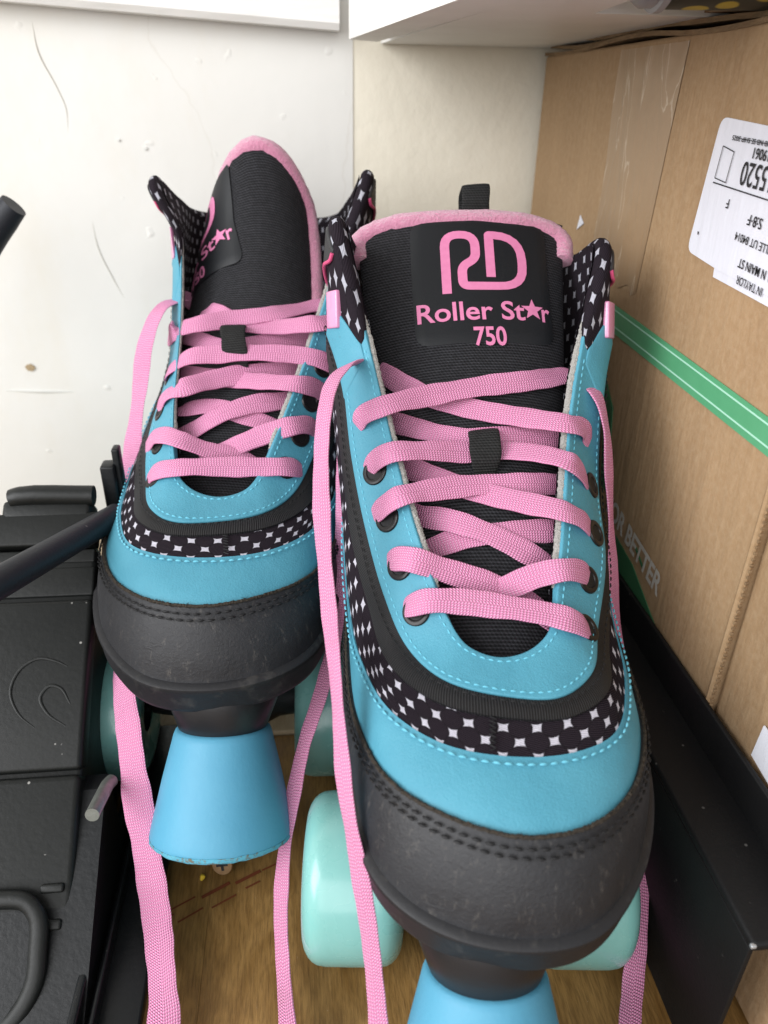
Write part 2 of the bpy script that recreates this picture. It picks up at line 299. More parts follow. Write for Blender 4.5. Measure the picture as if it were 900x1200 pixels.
k=NT_('green_paper_tape',.35,.5); k.color(k.mix(k.noise(k.coord(),60,4),(.085,.33,.16),(.12,.41,.21))); k.bump(k.noise(k.coord(),90,3),.3,.001); M['green']=k.m
k=NT_('pale_green_print',.4,.4); k.color((.42,.74,.58)); M['palegreen']=k.m
k=NT_('dark_green_print',.6,.3); k.color(k.mix(k.noise(k.coord(),80,4),(.03,.12,.05),(.05,.17,.08))); M['dgreen']=k.m
k=NT_('white_label_paper',.5,.4); k.color(k.mix(k.noise(k.coord(),20,3),(.68,.69,.76),(.76,.77,.83))); k.bump(k.noise(k.coord(scale=(1,4,1)),30,3),.25,.002); M['label']=k.m
k=NT_('black_print_ink',.6,.3); k.color((.02,.02,.022)); M['print']=k.m
k=NT_('faded_white_print',.7,.3); k.color(k.mix(k.noise(k.coord(),400,4),(.42,.38,.33),(.66,.63,.58))); M['whiteprint']=k.m
def blackplastic(name,c1,c2,rough,dust=.5,bs=500):
    k=NT_(name,rough,.5); o=k.coord(); n=k.noise(o,25,5,.6); v=k.n('ShaderNodeTexVoronoi',_Scale=230.); k.l(o,v.inputs['Vector'])
    sp=k.math('MULTIPLY',k.ramp(v.outputs['Distance'],[(.09,(1,1,1)),(.13,(0,0,0))]),k.ramp(k.noise(o,160,2),[(.6,(0,0,0)),(.66,(1,1,1))]))
    k.color(k.mix(k.math('MULTIPLY',sp,dust),k.mix(n,c1,c2),(.35,.34,.32))); k.bump(k.noise(o,bs,3),.25,.0004); k.rough(k.math('MULTIPLY_ADD',n,.3,rough-.1)); k.b.inputs['Specular IOR Level'].default_value=.32; return k.m
M['case']=blackplastic('dusty_black_plastic',(.005,.006,.006),(.010,.011,.010),.42,.8)
M['casegloss']=blackplastic('glossy_black_plastic',(.004,.005,.006),(.008,.009,.010),.3,.2)
M['tubeblack']=blackplastic('black_painted_tube',(.008,.010,.014),(.02,.022,.028),.42,.3,900)
M['metalblack']=blackplastic('black_painted_steel',(.003,.003,.004),(.006,.006,.006),.55,.22,900)
k=NT_('chipped_bare_metal',.4,.5,metal=.6); k.color((.5,.52,.55)); M['chip']=k.m
k=NT_('grey_can_metal',.4,.5); k.color(k.mix(k.noise(k.coord(),30,3),(.20,.20,.22),(.30,.30,.33))); M['cangrey']=k.m
k=NT_('yellow_printed_paper',.5,.4); v=k.n('ShaderNodeTexVoronoi',_Scale=90.); k.l(k.coord(),v.inputs['Vector']); k.color(k.mix(k.ramp(v.outputs['Distance'],[(.35,(0,0,0)),(.4,(1,1,1))]),(.40,.30,.04),(.03,.03,.02))); M['yellow']=k.m
k=NT_('purple_plastic',.4,.4); k.color((.25,.12,.35)); M['purple']=k.m
k=NT_('yellow_crumb',.6,.3); k.color((.62,.42,.03)); M['crumb']=k.m
k=NT_('rust_stain',.8,.2); n=k.noise(k.coord(),900,4); k.color(k.mix(n,(.16,.09,.03),(.55,.45,.3))); M['rust']=k.m
k=NT_('wall_filler',.8,.2); k.color((.64,.64,.61)); M['filler']=k.m
k=NT_('crack_line',.9,.1); k.color((.50,.48,.43)); M['crackline']=k.m
# ---------------------------------------------------------------- boot panels
def shaped(prof_off,d,r):
    """offset profile rounding near the rim"""
    x=np.clip(d/r,0,1); return prof_off-r+np.sqrt(np.maximum(r*r-(r-r*x)**2,0))
def panel(t0,t1,slo,shi,off,under,r=.6,nu=200,nv=14,bulge=0.,wav=0.,periodic=False):
    """strip of the boot surface from station t0..t1 between row curves slo(th), shi(th)"""
    th=np.linspace(t0,t1,nu); lo=slo(th) if callable(slo) else np.full(nu,float(slo)); hi=shi(th) if callable(shi) else np.full(nu,float(shi))
    mb=MB_(); 
    vlo=np.interp(lo,np.arange(6*MB+1)/MB,VLEN); vhi=np.interp(hi,np.arange(6*MB+1)/MB,VLEN)
    W=np.maximum(vhi-vlo,.5)
    inner=np.linspace(0,1,nv)[1:-1]
    cols=[];uv=[]
    edge=[0,.12*r,.4*r,r]
    us=np.interp(th%20,np.arange(NT+1)*20/NT,ULEN) if not periodic else np.interp(th,np.arange(NT+1)*20/NT,ULEN)
    us2=np.interp(th,np.arange(NT+1)*20/NT,_u3)
    dth_len=np.gradient(us); du=np.minimum(np.cumsum(np.abs(dth_len)),np.cumsum(np.abs(dth_len)[::-1])[::-1]) if not periodic else np.full(nu,99.)
    du=du-du.min()
    specs=[('lo',None)]+[('lo',e) for e in edge]+[('f',q) for q in inner]+[('hi',e) for e in edge[::-1]]+[('hi',None)]
    rng=np.random.RandomState(3); wv=np.interp(np.arange(nu),np.arange(0,nu+8,4),rng.randn(len(np.arange(0,nu+8,4))))*wav
    for ty,q in specs:
        if q is None: d=np.zeros(nu); f=np.zeros(nu) if ty=='lo' else np.ones(nu)
        elif ty=='lo': d=np.full(nu,q); f=d/W
        elif ty=='hi': d=np.full(nu,q); f=1-d/W
        else:
            f=np.maximum(r/W,0)+(1-2*r/W)*q; d=np.minimum(f,1-f)*W
        ff=np.clip(f,0,1); s=lo+(hi-lo)*ff
        o=np.full(nu,float(under)) if q is None else shaped(off,np.minimum(d,du+.0),r)+bulge*np.sin(math.pi*ff)
        if q is not None: o=np.maximum(o,under)
        s=s+wv*(1 if ty=='lo' else 0)*.004
        P,_=surf(th,s,o); cols.append(P); uv.append(np.stack([us2,vloc(th,np.clip(s,0,5.99))],1))
    mb.grid(np.stack(cols,1),np.stack(uv,1),cu=periodic)
    if not periodic:
        for row in (0,-1):
            G=np.stack(cols,1)[row]; B,_=surf(np.full(len(G),th[row]),np.linspace(lo[row],hi[row],len(G)),np.full(len(G),float(under)))
            mb.grid(np.stack([G,B]),np.stack([np.stack(uv,1)[row]]*2))
    return mb
def curve_len(P): return np.concatenate([[0],np.cumsum(np.linalg.norm(np.diff(P,axis=0),axis=1))])
def stitches(mb,t0,t1,s,off,pitch=3.0,ln=2.1,r=.38):
    th=np.linspace(t0,t1,900); ss=s(th) if callable(s) else np.full(900,float(s)); P,N=surf(th,ss,off); L=curve_len(P)
    for c in np.arange(pitch/2,L[-1]-pitch/2,pitch):
        jit=random.uniform(-.12,.12)
        a=np.array([np.interp(c-ln/2,L,P[:,i]) for i in range(3)]); b=np.array([np.interp(c+ln/2,L,P[:,i]) for i in range(3)]); n=np.array([np.interp(c,L,N[:,i]) for i in range(3)])
        t=b-a; t/=np.linalg.norm(t)+1e-9; w=np.cross(n,t); a=a+w*jit; b=b-w*jit
        ring=[]
        for f,q,h in ((0,.15,-.25),(.18,.8,.12),(.5,1,.3),(.82,.8,.12),(1,.15,-.25)):
            c0=a+(b-a)*f+n*h*r
            ring.append([c0+r*q*(math.cos(A)*w+math.sin(A)*n) for A in np.arange(6)*math.pi/3])
        mb.grid(np.array(ring),None,cv=True)
    return mb
# ---------------------------------------------------------------- tongue
def tongue_def(left):
    if left:
        C=np.array([(-4,48,108),(-4,62,116),(-3,78,128),(-1,98,145),(1,118,161),(4,134,175),(5.5,147,189),(6,164,213),(5,176,240.5)],float)
        W=np.array([20,21,24,29,34,38,45,51,51.]); R=np.array([60,60,60,60,52,46,39,35,28.]); A0=np.array([0,0,0,0,3,8,16,24,26.])
    else:
        C=np.array([(4,48,108),(5,62,116),(5,78,128),(5,98,145),(4,120,162),(3,140,176),(2,155,188),(0,177,209.5),(-1,197.5,229.5)],float)
        W=np.array([20,21,24,29,33,36,38.5,41,42.5]); R=np.array([60,60,60,60,62,70,85,110,135.]); A0=np.zeros(9)
    return C,W,R,A0
def tsurf(T,a,v,off=0.):
    C,W,R,A0=T; v=np.atleast_1d(np.asarray(v,float)); a=np.atleast_1d(np.asarray(a,float)); v,a=np.broadcast_arrays(v,a)
    sh=v.shape; v=v.ravel(); a=a.ravel(); off=np.broadcast_to(off,sh).ravel()
    c=herm(C,v); t=herm(C,v+.02)-herm(C,v-.02); t/=np.linalg.norm(t,axis=1)[:,None]
    n=np.cross(np.array([1.,0,0]),t); n/=np.linalg.norm(n,axis=1)[:,None]; n*=np.where(n[:,2:3]<0,-1,1)
    l=np.cross(t,n); l*=np.where(l[:,0:1]<0,-1,1)
    i=np.arange(9); r=np.interp(v,i,R); ph=(a-np.interp(v,i,A0))/r
    nn=n*np.cos(ph)[:,None]+l*np.sin(ph)[:,None]
    P=c+l*(r*np.sin(ph))[:,None]-n*(r*(1-np.cos(ph)))[:,None]+nn*np.asarray(off)[:,None]
    if R[8]<50: P[:,2]-=40*(1-np.cos(ph))*np.clip((v-4.2)/3.6,0,1.1)**1.5   # curled tongue droops at its sides
    return P.reshape(sh+(3,)),nn.reshape(sh+(3,))
def tlen(T): return curve_len(T[0])
def tongue_mesh(T):
    mb=MB_(); L=tlen(T); vs=np.concatenate([np.linspace(0,8,60),8+np.array([.03,.05,.06])]); G=[];UV=[]
    nn=40; q=np.arange(2*nn)/nn*math.pi
    for k,v in enumerate(vs):
        w=np.interp(min(v,8),np.arange(9),T[1]); th=8.5*(1 if v<7.7 else math.sqrt(max(0,1-((v-7.7)/.37)**2)))*min(1,.35+v/6)
        # corner rounding near the top
        w*= 1 if v<7.6 else math.sqrt(max(.0,1-((v-7.6)/(2.4 if T[2][8]>50 else 1.3))**2))
        a=w*np.sign(np.cos(q))*np.abs(np.cos(q))**.5; o=np.sin(q); o=-th/2+th/2*np.sign(o)*np.abs(o)**.45
        G.append(tsurf(T,a,np.full(2*nn,v),o)[0]); UV.append(np.stack([a,np.full(2*nn,np.interp(v,np.arange(9),L))],1))
    mb.grid(np.array(G),np.array(UV),cv=True); return mb
def map_flat(T,V,ax,bx,off):
    """flat art (x mm, y mm, z mm) onto the tongue; y=0 at length bx"""
    L=tlen(T); V=np.asarray(V,float); v=np.interp(bx+V[:,1],L,np.arange(9)); return tsurf(T,V[:,0]+ax,v,V[:,2]+off)[0]
def text_mesh(txt,size,offset=0.,extrude=.1,align='CENTER'):
    cu=bpy.data.curves.new('t','FONT'); cu.body=txt; cu.size=size; cu.offset=offset; cu.extrude=extrude; cu.align_x=align; cu.resolution_u=4
    ob=bpy.data.objects.new('t',cu); COL.objects.link(ob); dg=bpy.context.evaluated_depsgraph_get(); me=bpy.data.meshes.new_from_object(ob.evaluated_get(dg))
    V=np.array([v.co[:] for v in me.vertices]).reshape(-1,3); F=[tuple(p.vertices) for p in me.polygons]
    bpy.data.objects.remove(ob); bpy.data.curves.remove(cu); bpy.data.meshes.remove(me); return V,F
def stroke(mb,pts,w,h=.12,closed=False):
    P=np.array(pts,float); T=np.gradient(P,axis=0); T/=np.linalg.norm(T,axis=1)[:,None]; N=np.stack([-T[:,1],T[:,0]],1)*w/2
    G=[[(*(p+n),0),(*(p+n),h),(*(p-n),h),(*(p-n),0)] for p,n in zip(P,N)]
    return mb.grid(np.array(G),None,cv=True)
def rpath(pts,r=4.,n=7):
    """polyline with rounded corners; pts (x,y,radius)"""
    out=[np.array(pts[0][:2],float)]
    for i in range(1,len(pts)-1):
        a,b,c=(np.array(pts[j][:2],float) for j in (i-1,i,i+1)); rr=pts[i][2] if len(pts[i])>2 else r
        d0=(a-b)/np.linalg.norm(a-b); d1=(c-b)/np.linalg.norm(c-b); 
        p0=b+d0*rr; p1=b+d1*rr
        for t in np.linspace(0,1,n): out.append((1-t)**2*p0+2*t*(1-t)*b+t*t*p1)
    out.append(np.array(pts[-1][:2],float)); 
    o=[out[0]]
    for p in out[1:]:
        if np.linalg.norm(p-o[-1])>1e-3: o.append(p)
    return o
def star_pts(c,R,r):
    return [(c[0]+(R if i%2==0 else r)*math.sin(i*math.pi/5),c[1]+(R if i%2==0 else r)*math.cos(i*math.pi/5)) for i in range(10)]
def logo(T,parent,ax=0.,drop=27.):
    mb=MB_(); px=.303; py=.36
    def g(x,y): return ((x-470)/2.5*px,(340-y)/2.5*py)   # drawing grid
    # one continuous line: leg and arch of the R, sweep into the bowl of the D, and its stem
    P=[(*g(365,362),0),(*g(365,190),11),(*g(455,190),11),(*g(455,262),5),(*g(413,285),4),(*g(413,342),5),(*g(594,342),15),(*g(594,190),17),(*g(497,190),3.),(*g(497,316),0)]
    P=[(p[0],p[1],min(p[2],9)) for p in P]
    P[1]=(*P[1][:2],5.2);P[2]=(*P[2][:2],5.2);P[3]=(*P[3][:2],2.6);P[4]=(*P[4][:2],2.6);P[5]=(*P[5][:2],2.4);P[6]=(*P[6][:2],9.);P[7]=(*P[7][:2],10.);P[8]=(*P[8][:2],.3)
    stroke(mb,rpath(P),3.3)
    V,F=text_mesh('Roller St',8.6,.13,.06,'LEFT'); V[:,0]*=.88; V[:,1]*=1.2; w=V[:,0].max(); x0=(268-470)/2.5*px; tw=(588-268)/2.5*px
    V[:,0]=V[:,0]*tw/w+x0; V[:,1]+=(340-436)/2.5*py; V[:,2]+=.06; mb.add(V,F)
    V,F=text_mesh('r',8.6,.13,.06,'LEFT'); V[:,1]*=1.2; V[:,0]=V[:,0]*.95+(638-470)/2.5*px; V[:,1]+=(340-436)/2.5*py; V[:,2]+=.06; mb.add(V,F)
    V,F=text_mesh('750',7.6,.16,.06,'CENTER'); V[:,0]*=1.02; V[:,1]*=1.38; V[:,0]+=(477-470)/2.5*px; V[:,1]+=(340-508)/2.5*py; V[:,2]+=.06; mb.add(V,F)
    s=star_pts(((613-470)/2.5*px,(340-406)/2.5*py),4.3,1.8); k=len(s); V=[(x,y,0) for x,y in s]+[(x,y,.12) for x,y in s]+[((613-470)/2.5*px,(340-406)/2.5*py,.12)]
    F=[(i,(i+1)%k,k+(i+1)%k,k+i) for i in range(k)]+[(k+i,k+(i+1)%k,2*k) for i in range(k)]; mb.add(V,F)
    L=tlen(T); base=L[8]-drop
    o=mb.build('logo_lettering',M['pinkprint'],parent,xf=lambda V:map_flat(T,V*np.array([1.06,1.03,1]),ax,base-(3.2 if ax>0 else 0),.75),smooth=False,weld=False)
    # rubbery patch under the print
    pm=MB_(); w,h0,h1=26.5,(340-525)/2.5*py,(340-158)/2.5*py; n=24; m=22; G=[]
    for i in range(n+1):
        row=[]
        for j in range(m+1):
            x=-w+2*w*i/n; y=h0+(h1-h0)*j/m
            e=min(x+w,w-x,y-h0,h1-y); row.append((x,y,.55 if e>.3 else 0))
        G.append(row)
    G=np.array(G,float)
    # round the corners
    cx,cy=0,(h0+h1)/2; hx,hy=w,(h1-h0)/2; r=5.
    for i in range(n+1):
        for j in range(m+1):
            x,y=G[i,j,0]-cx,G[i,j,1]-cy; qx,qy=abs(x)-(hx-r),abs(y)-(hy-r)
            if qx>0 and qy>0:
                mxx=max(qx,qy); d=math.hypot(qx,qy); G[i,j,0]=cx+math.copysign(hx-r+qx*mxx/d,x); G[i,j,1]=cy+math.copysign(hy-r+qy*mxx/d,y)
    # sheet with skirt
    A=map_flat(T,G.reshape(-1,3),ax,base,.05).reshape(G.shape); pm.grid(A,G[...,:2])
    return pm.build('logo_patch',M['patch'],parent)
# ---------------------------------------------------------------- lace ribbon
def ribbon(mb,pts,nrm,w=7.6,t=1.05,sub=8,twist=None,wid=None):
    P=np.asarray(pts,float); Nn=np.asarray(nrm,float); k=len(P)
    u=np.linspace(0,k-1,(k-1)*sub+1); P2=herm(P,u) if k>2 else np.stack([np.interp(u,np.arange(k),P[:,i]) for i in range(3)],1)
    N2=np.stack([np.interp(u,np.arange(k),Nn[:,i]) for i in range(3)],1)
    W2=np.full(len(u),float(w)) if wid is None else np.interp(u,np.arange(k),wid)
    T=np.gradient(P2,axis=0); T/=np.linalg.norm(T,axis=1)[:,None]+1e-9
    L=curve_len(P2); n=16; a=np.arange(n)*2*math.pi/n; ca=np.sign(np.cos(a))*np.abs(np.cos(a))**.55; sa=np.sign(np.sin(a))*np.abs(np.sin(a))**.8
    G=[];UV=[]; off=random.uniform(0,50)
    for i in range(len(u)):
        nn=N2[i]-T[i]*N2[i].dot(T[i]); nn/=np.linalg.norm(nn)+1e-9; s=np.cross(T[i],nn); ww=W2[i]*(1+.04*math.sin(L[i]/4.+off)+.025*math.sin(L[i]/1.7+2*off))*(1-.28*math.exp(-L[i]/2.5)-.28*math.exp(-(L[-1]-L[i])/2.5)); s=s+nn*.10*math.sin(L[i]/6.+off)
        G.append(P2[i]+np.outer(ca,s)*ww/2+np.outer(sa,nn)*t/2); UV.append(np.stack([ca*ww/2*w/ww,np.full(n,L[i]+off)],1))
    G=[np.repeat(P2[:1],n,0)]+G+[np.repeat(P2[-1:],n,0)]; UV=[UV[0]]+UV+[UV[-1]]
    mb.grid(np.array(G),np.array(UV),cv=True)
# ---------------------------------------------------------------- one skate
def wheel(parent,x,y,side,r=28,w=34):
    """side: +1 outer face towards +x"""
    mb=MB_(); q=np.linspace(0,math.pi/2,7); c=8.5
    prof=[(-w/2+1.5,8.6),(-w/2+1,9.5),(-w/2,16)]+[(-w/2+c*.85*(1-math.cos(A)),r-c+c*math.sin(A)) for A in q]
    prof+=[(-w/4,r+.15),(0,r+.2),(w/4,r+.15)]+[(w/2-c*.85*(1-math.cos(A)),r-c+c*math.sin(A)) for A in q[::-1]]+[(w/2,16),(w/2-1,9.5),(w/2-1.5,8.6)]
    prof=[prof[0]]+prof+[prof[-1]]
    mb.lathe(prof,(1,0,0),(x,y,r),64); wo=mb.build('wheel',M['wheel'],parent)
    h=MB_(); h.lathe([(-w/2+2.5,0),(-w/2+2.5,4),(-w/2+2.5,9.),(w/2-2.5,9.),(w/2-2.5,8.5),(w/2-4,8.4),(w/2-4,0)],(1,0,0),(x,y,r),40); h.build('hub',M['plate'],wo)
    b=MB_(); e=side
    b.lathe([(w/2-3.5,8.4),(w/2-2.6,8.2),(w/2-2.6,5),(w/2-3.4,4.6),(w/2-3.4,0)],(e,0,0),(x,y,r),32); b.build('bearing',M['steel'],wo)
    k=MB_(); k.lathe([(w/2-6,5.6),(w/2-2,5.6),(w/2-1.4,5.),(w/2-1.4,3.6),(w/2-.6,3.3),(w/2-.6,0)],(e,0,0),(x,y,r),6); k.build('axle_nut',M['steel'],wo,smooth=False)
    return wo
def build_skate(left,label,loc,rot,scale,laces,group):
    root=empty('roller_skate',loc,rot,scale); tag(root,label,'roller skate',group)
    mir=-1. if left else 1.
    def XF(V):
        V=np.array(V,float); V[:,0]*=mir
        if left:   # this boot is worn softer: its outer side has caved in above the instep
            ss=lambda a:np.clip(a,0,1)**2*(3-2*np.clip(a,0,1)); z=V[:,2]
            g=ss((z-105)/55)*(1-.8*ss((z-200)/26)); V[:,0]+=np.where(V[:,0]<0,16*g*np.clip((-V[:,0]-24)/27,0,1.1),0)*np.clip((240-V[:,1])/60,0,1)+5.*np.clip((z-150)/80,0,1)
        return V
    B=lambda mb,n,m,p=root,**k: mb.build(n,m,p,xf=XF,**k)
    # --- star printed cloth band and quarter
    sb=panel(0,20,2.9,4.5,.25,-1.6,r=.4,nu=520,nv=20,periodic=True); B(sb,'star_print_band',M['star'])
    zz=[]
    for i in range(15): zz.append(surf(np.array([9.72+(.05 if i%2 else -.04)]),np.array([3.06+i*.06]),np.array([.75]))[0][0])
    sm_=MB_(); sm_.tube(zz,[.22],5,True,2); B(sm_,'zigzag_seam',M['bthread'],bpy.data.objects[[o for o in root.children][0].name])
    # --- blue vamp below it
    vp=panel(0,20,1.8,3.,.9,-.4,r=.55,nu=520,nv=14,periodic=True); v=B(vp,'vamp',M['blue'])
    B(stitches(MB_(),.2,19.8,lambda t:np.full(len(t),2.86),1.0),'stitching',M['thread'],v)
    # --- rubber toe cap, running back along both sides
    def caphi(t): return 2.0-np.clip((np.abs(t-10)-7.2)/2.5,0,1)*.5
    cp=panel(.0,20,-.02,lambda t:caphi(t),1.8,-.2,r=.8,nu=640,nv=22,periodic=True,wav=1.); c=B(cp,'toe_cap',M['cap'])
    st=MB_(); stitches(st,.3,19.7,lambda t:caphi(t)-.16,2.05,3.4,2.5,.42); stitches(st,.3,19.7,lambda t:caphi(t)-.29,2.05,3.4,2.5,.42)
    B(st,'stitching',M['bthread'],c)
    th=np.linspace(.2,19.8,900); P,_=surf(th,caphi(th)+.0,np.full(900,1.45)); P=P+np.random.RandomState(8).randn(900,3)*.10; rw=MB_(); rw.tube(P,[.55],6,True,1); B(rw,'raw_edge',M['rawedge'],c)
    # raw suede fibres along the upper edge of the cap
    fb=MB_()
    for i in range(80):
        t=random.uniform(4.5,15.5); h=random.uniform(.3,1.3)*(1 if random.random()<.85 else 1.6); a,n=surf(np.array([t]),np.array([caphi(np.array([t]))[0]-.01]),np.array([1.7])); b,_=surf(np.array([t+random.uniform(-.12,.12)]),np.array([caphi(np.array([t]))[0]+h*.045]),np.array([1.5+random.uniform(0,.9)]))
        fb.tube([a[0],(a[0]+b[0])/2+n[0]*.3,b[0]],[.13,.05],4,False,2)
    tag(B(fb,'frayed_fibres',M['bthread'],c),kind='stuff')
    # --- black ribbed trim
    tp=panel(0,20,lambda t:3.95+.24*np.clip((np.abs(t-10)-1.2)/2,0,1),5.05,1.25,-.2,r=.6,nu=520,nv=14,bulge=.3,periodic=True); tb=B(tp,'ribbed_trim',M['rib'])
    B(stitches(MB_(),.2,19.8,lambda t:np.full(len(t),4.80),1.75,2.7,1.9,.3),'stitching',M['bthread'],tb)
    # --- blue eyestay round the throat
    ep=panel(3.95,16.05,lambda t:5.05+0*t,5.985,1.35,-1.0,r=.6,nu=420,nv=16); ey=B(ep,'eyestay',M['blue'])
    st=MB_(); stitches(st,4.2,15.8,lambda t:np.full(len(t),5.2),1.35,2.6,1.8,.3); stitches(st,4.2,15.8,lambda t:np.full(len(t),5.87),1.35,2.6,1.8,.3); B(st,'stitching',M['thread'],ey)
    fl=panel(4.0,16.0,5.8,6.,-.9,-2.6,r=.5,nu=300,nv=6)
    # felt edge seen inside the throat
    for t0_,t1_ in ((3.9,7.2),(12.9,16.1)):
        th=np.linspace(t0_,t1_,300); A,_=surf(th,np.full(300,5.97),np.full(300,.3)); A2,_=surf(th,np.full(300,5.97),np.full(300,-2.2)); mid=(A+A2)/2
        wob=np.random.RandomState(4).randn(300,3)*.13
        fm=MB_(); fm.tube(mid+wob,[.6]+[1.3]*8+[.6],8,True,1); B(fm,'throat_lining',M['felt'],ey)
    # --- eyelets
    pts=[(-21.5,72,135),(-28,84,144),(-33,96,154),(-35,112,163),(-35,128,172),(-36,141,190),(33,73,128),(35.5,88,136),(40,105,143),(42.5,122,153),(43,138,168),(43.5,149,184)]
    A,_n=surf(*np.meshgrid(np.linspace(4,16,260),np.linspace(5.3,5.75,20),indexing='ij'),np.full((260,20),1.4)); sh=A.shape; Af=A.reshape(-1,3); Nf=_n.reshape(-1,3)
    for e_,p in enumerate(pts):
        i=np.argmin(np.linalg.norm(Af-np.array(p),axis=1)); o,n=Af[i],Nf[i]
        if e_%6>=4: continue
        em=MB_(); R,r=3.7,1.0; qa=np.linspace(0,2*math.pi,9)
        em.lathe([(.05+r*.75*math.sin(A_)*1.0,R+r*math.cos(A_)) for A_ in qa],n,o,28)
        B(em,'eyelet',M['enamel'],ey)
        dm=MB_(); dm.lathe([(.25,0),(.25,R-.4)],n,o,20); B(dm,'eyelet_hole',M['bthread'],ey)
    # --- inside of the boot
    th=np.linspace(0,20,240); S_=np.linspace(0,5.96,40); G=surf(*np.meshgrid(th,S_,indexing='ij'),np.full((240,40),-3.4))[0]
    us=np.interp(th,np.arange(NT+1)*20/NT,ULEN); vs=np.interp(S_,np.arange(6*MB+1)/MB,VLEN)
    lm=MB_(); lm.grid(G,np.stack(np.meshgrid(us,vs,indexing='ij'),-1)); B(lm,'inner_lining',M['star_small'])
    # --- padded collar ears (both sides and round the heel)
    def collar(t0,t1,nu):
        th=np.linspace(t0,t1,nu); cm=MB_(); q=np.linspace(0,1,30); G=[];UV=[]
        us=np.interp(th%20,np.arange(NT+1)*20/NT,ULEN); us=np.where(th<0,us-ULEN[-1],us)
        top,nt=surf(th,np.full(nu,5.98),0.); low,nl=surf(th,np.full(nu,5.0),0.)
        upd=top-low; hl=np.linalg.norm(upd,axis=1)[:,None]; upd/=hl
        tf=np.clip(np.minimum(th-t0,t1-th)/.5,0,1)**.5; T=(1.2+5.2*tf)[:,None]
        for a in np.linspace(0,1,34):
            # outer wall up, round the roll, inner wall down
            if a<.4: f=a/.4; P=low*(1-f)+top*f; P,_=surf(th,np.full(nu,5.0+.9*f),(1.0+.35*T[:,0]*f)); 
            elif a<.62:
                f=(a-.4)/.22*math.pi; c,n=surf(th,np.full(nu,5.9),0.); rr=T*.5; P=c+n*(1.0+.35*T-rr+rr*math.cos(f))+upd*(rr*1.25*math.sin(f))
            else: 
                f=(a-.62)/.38; P,_=surf(th,np.full(nu,5.9-2.6*f),(1.0+.35*T-T)[:,0]*(1-f)+(-3.2)*f)
            G.append(P); UV.append(np.stack([us,np.full(nu,a*48)],1))
        cm.grid(np.stack(G,1),np.stack(UV,1)); return cm
    B(collar(-4.15,4.12,300),'padded_collar',M['star_small'])
    for t0,t1 in ((1.3,3.3),(16.7,18.7)):
        wp=panel(t0,t1,lambda t,a=t0,b=t1:5.86-.42*np.sin(np.clip((t-a)/(b-a),0,1)*math.pi)**.5,5.9,4.0,0.,r=.6,nu=120,nv=10); wo=B(wp,'ankle_panel',M['charcoal'])
        th=np.linspace(t0,t1,80); P,_=surf(th,5.86-.42*np.sin(np.clip((th-t0)/(t1-t0),0,1)*math.pi)**.5,np.full(80,3.6))
        e=MB_(); e.tube(P,[.7],8,True,1); B(e,'pink_piping',M['pinkedge'],wo)
    # blue facing carried up the outside of each ear
    for t0,t1,pk in ((3.42,4.3,1),(15.7,16.58,-1)):
        fp=panel(t0,t1,5.04,lambda t,c=(t0 if pk>0 else t1):5.42+.40*np.clip(np.abs(t-c)/.7,0,1),np.linspace(3.5,1.6,60)[::pk],0.,r=.6,nu=60,nv=10); B(fp,'eyestay_top',M['blue'],ey)
    # pink glossy pull tabs folded on the top of each eyestay
    for t,sg in ((3.5,-1),(16.5,1)):
        o,n=surf(np.array([t]),np.array([5.45]),np.array([3.6])); o,n=o[0],n[0]; up=np.array([0,.35,1.]); up-=n*up.dot(n); up/=np.linalg.norm(up); s=np.cross(up,n)
        tm=MB_(); tm.box((0,0,0),(7.5,13,2.6),.6); Vv=np.vstack(tm.v); Vv[:,2]+=.8*np.cos(Vv[:,1]*.5); tm.v=[o+Vv[:,:1]*s+Vv[:,1:2]*up+Vv[:,2:]*n]; B(tm,'pink_side_tab',M['pinktab'])
    # heel pull loop
    lp=MB_(); hy=212 if not left else 222; hx=5.5
    lp.ribbon=None
    pth=[(hx,hy+4,196),(hx,hy+1,216),(hx,hy+2,235),(hx,hy+6,239.5),(hx,hy+11,235),(hx,hy+13,214),(hx,hy+13,190)]
    if not left: ribbon(lp,pth,[(0,-1,0),(0,-1,0),(0,-.9,.4),(0,0,1),(0,.9,.4),(0,1,0),(0,1,0)],11.5,1.6); B(lp,'pull_loop',M['webbing'])
    # --- sole with a raised lip
    out=surf(np.linspace(0,20,300),np.zeros(300),np.zeros(300))[0][:,:2]; cen=out.mean(0)
    tg=np.roll(out,-1,0)-np.roll(out,1,0); nn=np.stack([tg[:,1],-tg[:,0]],1); nn/=np.linalg.norm(nn,axis=1)[:,None]; sg=np.sign(((out-cen)*nn).sum(1).mean()); nn*=sg
    sm=MB_(); rings=[]
    for d,z in ((-12,91),(-.5,91),(2.0,90.6),(2.9,89.8),(3.0,88.6),(2.3,87.4),(1.7,81),(.9,79),(0,78),(-12,77.6)):
        rr=out+nn*d; rings.append(np.column_stack([rr,np.full(300,z)+ (0 if z>77.7 else 0)]))
    sm.grid(np.array(rings).transpose(1,0,2),None,cu=True); c0=np.append(cen,77.6); k=len(rings)
    base=np.array(rings[-1]); sm.add(np.vstack([base,c0[None]]),[(i,(i+1)%300,300) for i in range(300)]); B(sm,'sole',M['sole'])
    # --- plate and trucks
    pm=MB_(); Q=[(-27,28),(-18,13),(0,6),(14,7),(30,18),(37,36),(36,90),(26,140),(24,190),(26,235),(14,252),(-12,252),(-24,235),(-22,190),(-26,140),(-31,80)]
    Q=herm(np.array([(x,y,0) for x,y in Q],float),np.linspace(0,16,97)[:-1],True)[:,:2]; qc=Q.mean(0); R_=[]
    for f,z in ((.9,78.2),(1,77),(1,73),(.96,71.5),(.0,71.5)): R_.append(np.column_stack([(Q-qc)*f+qc,np.full(96,z)]))
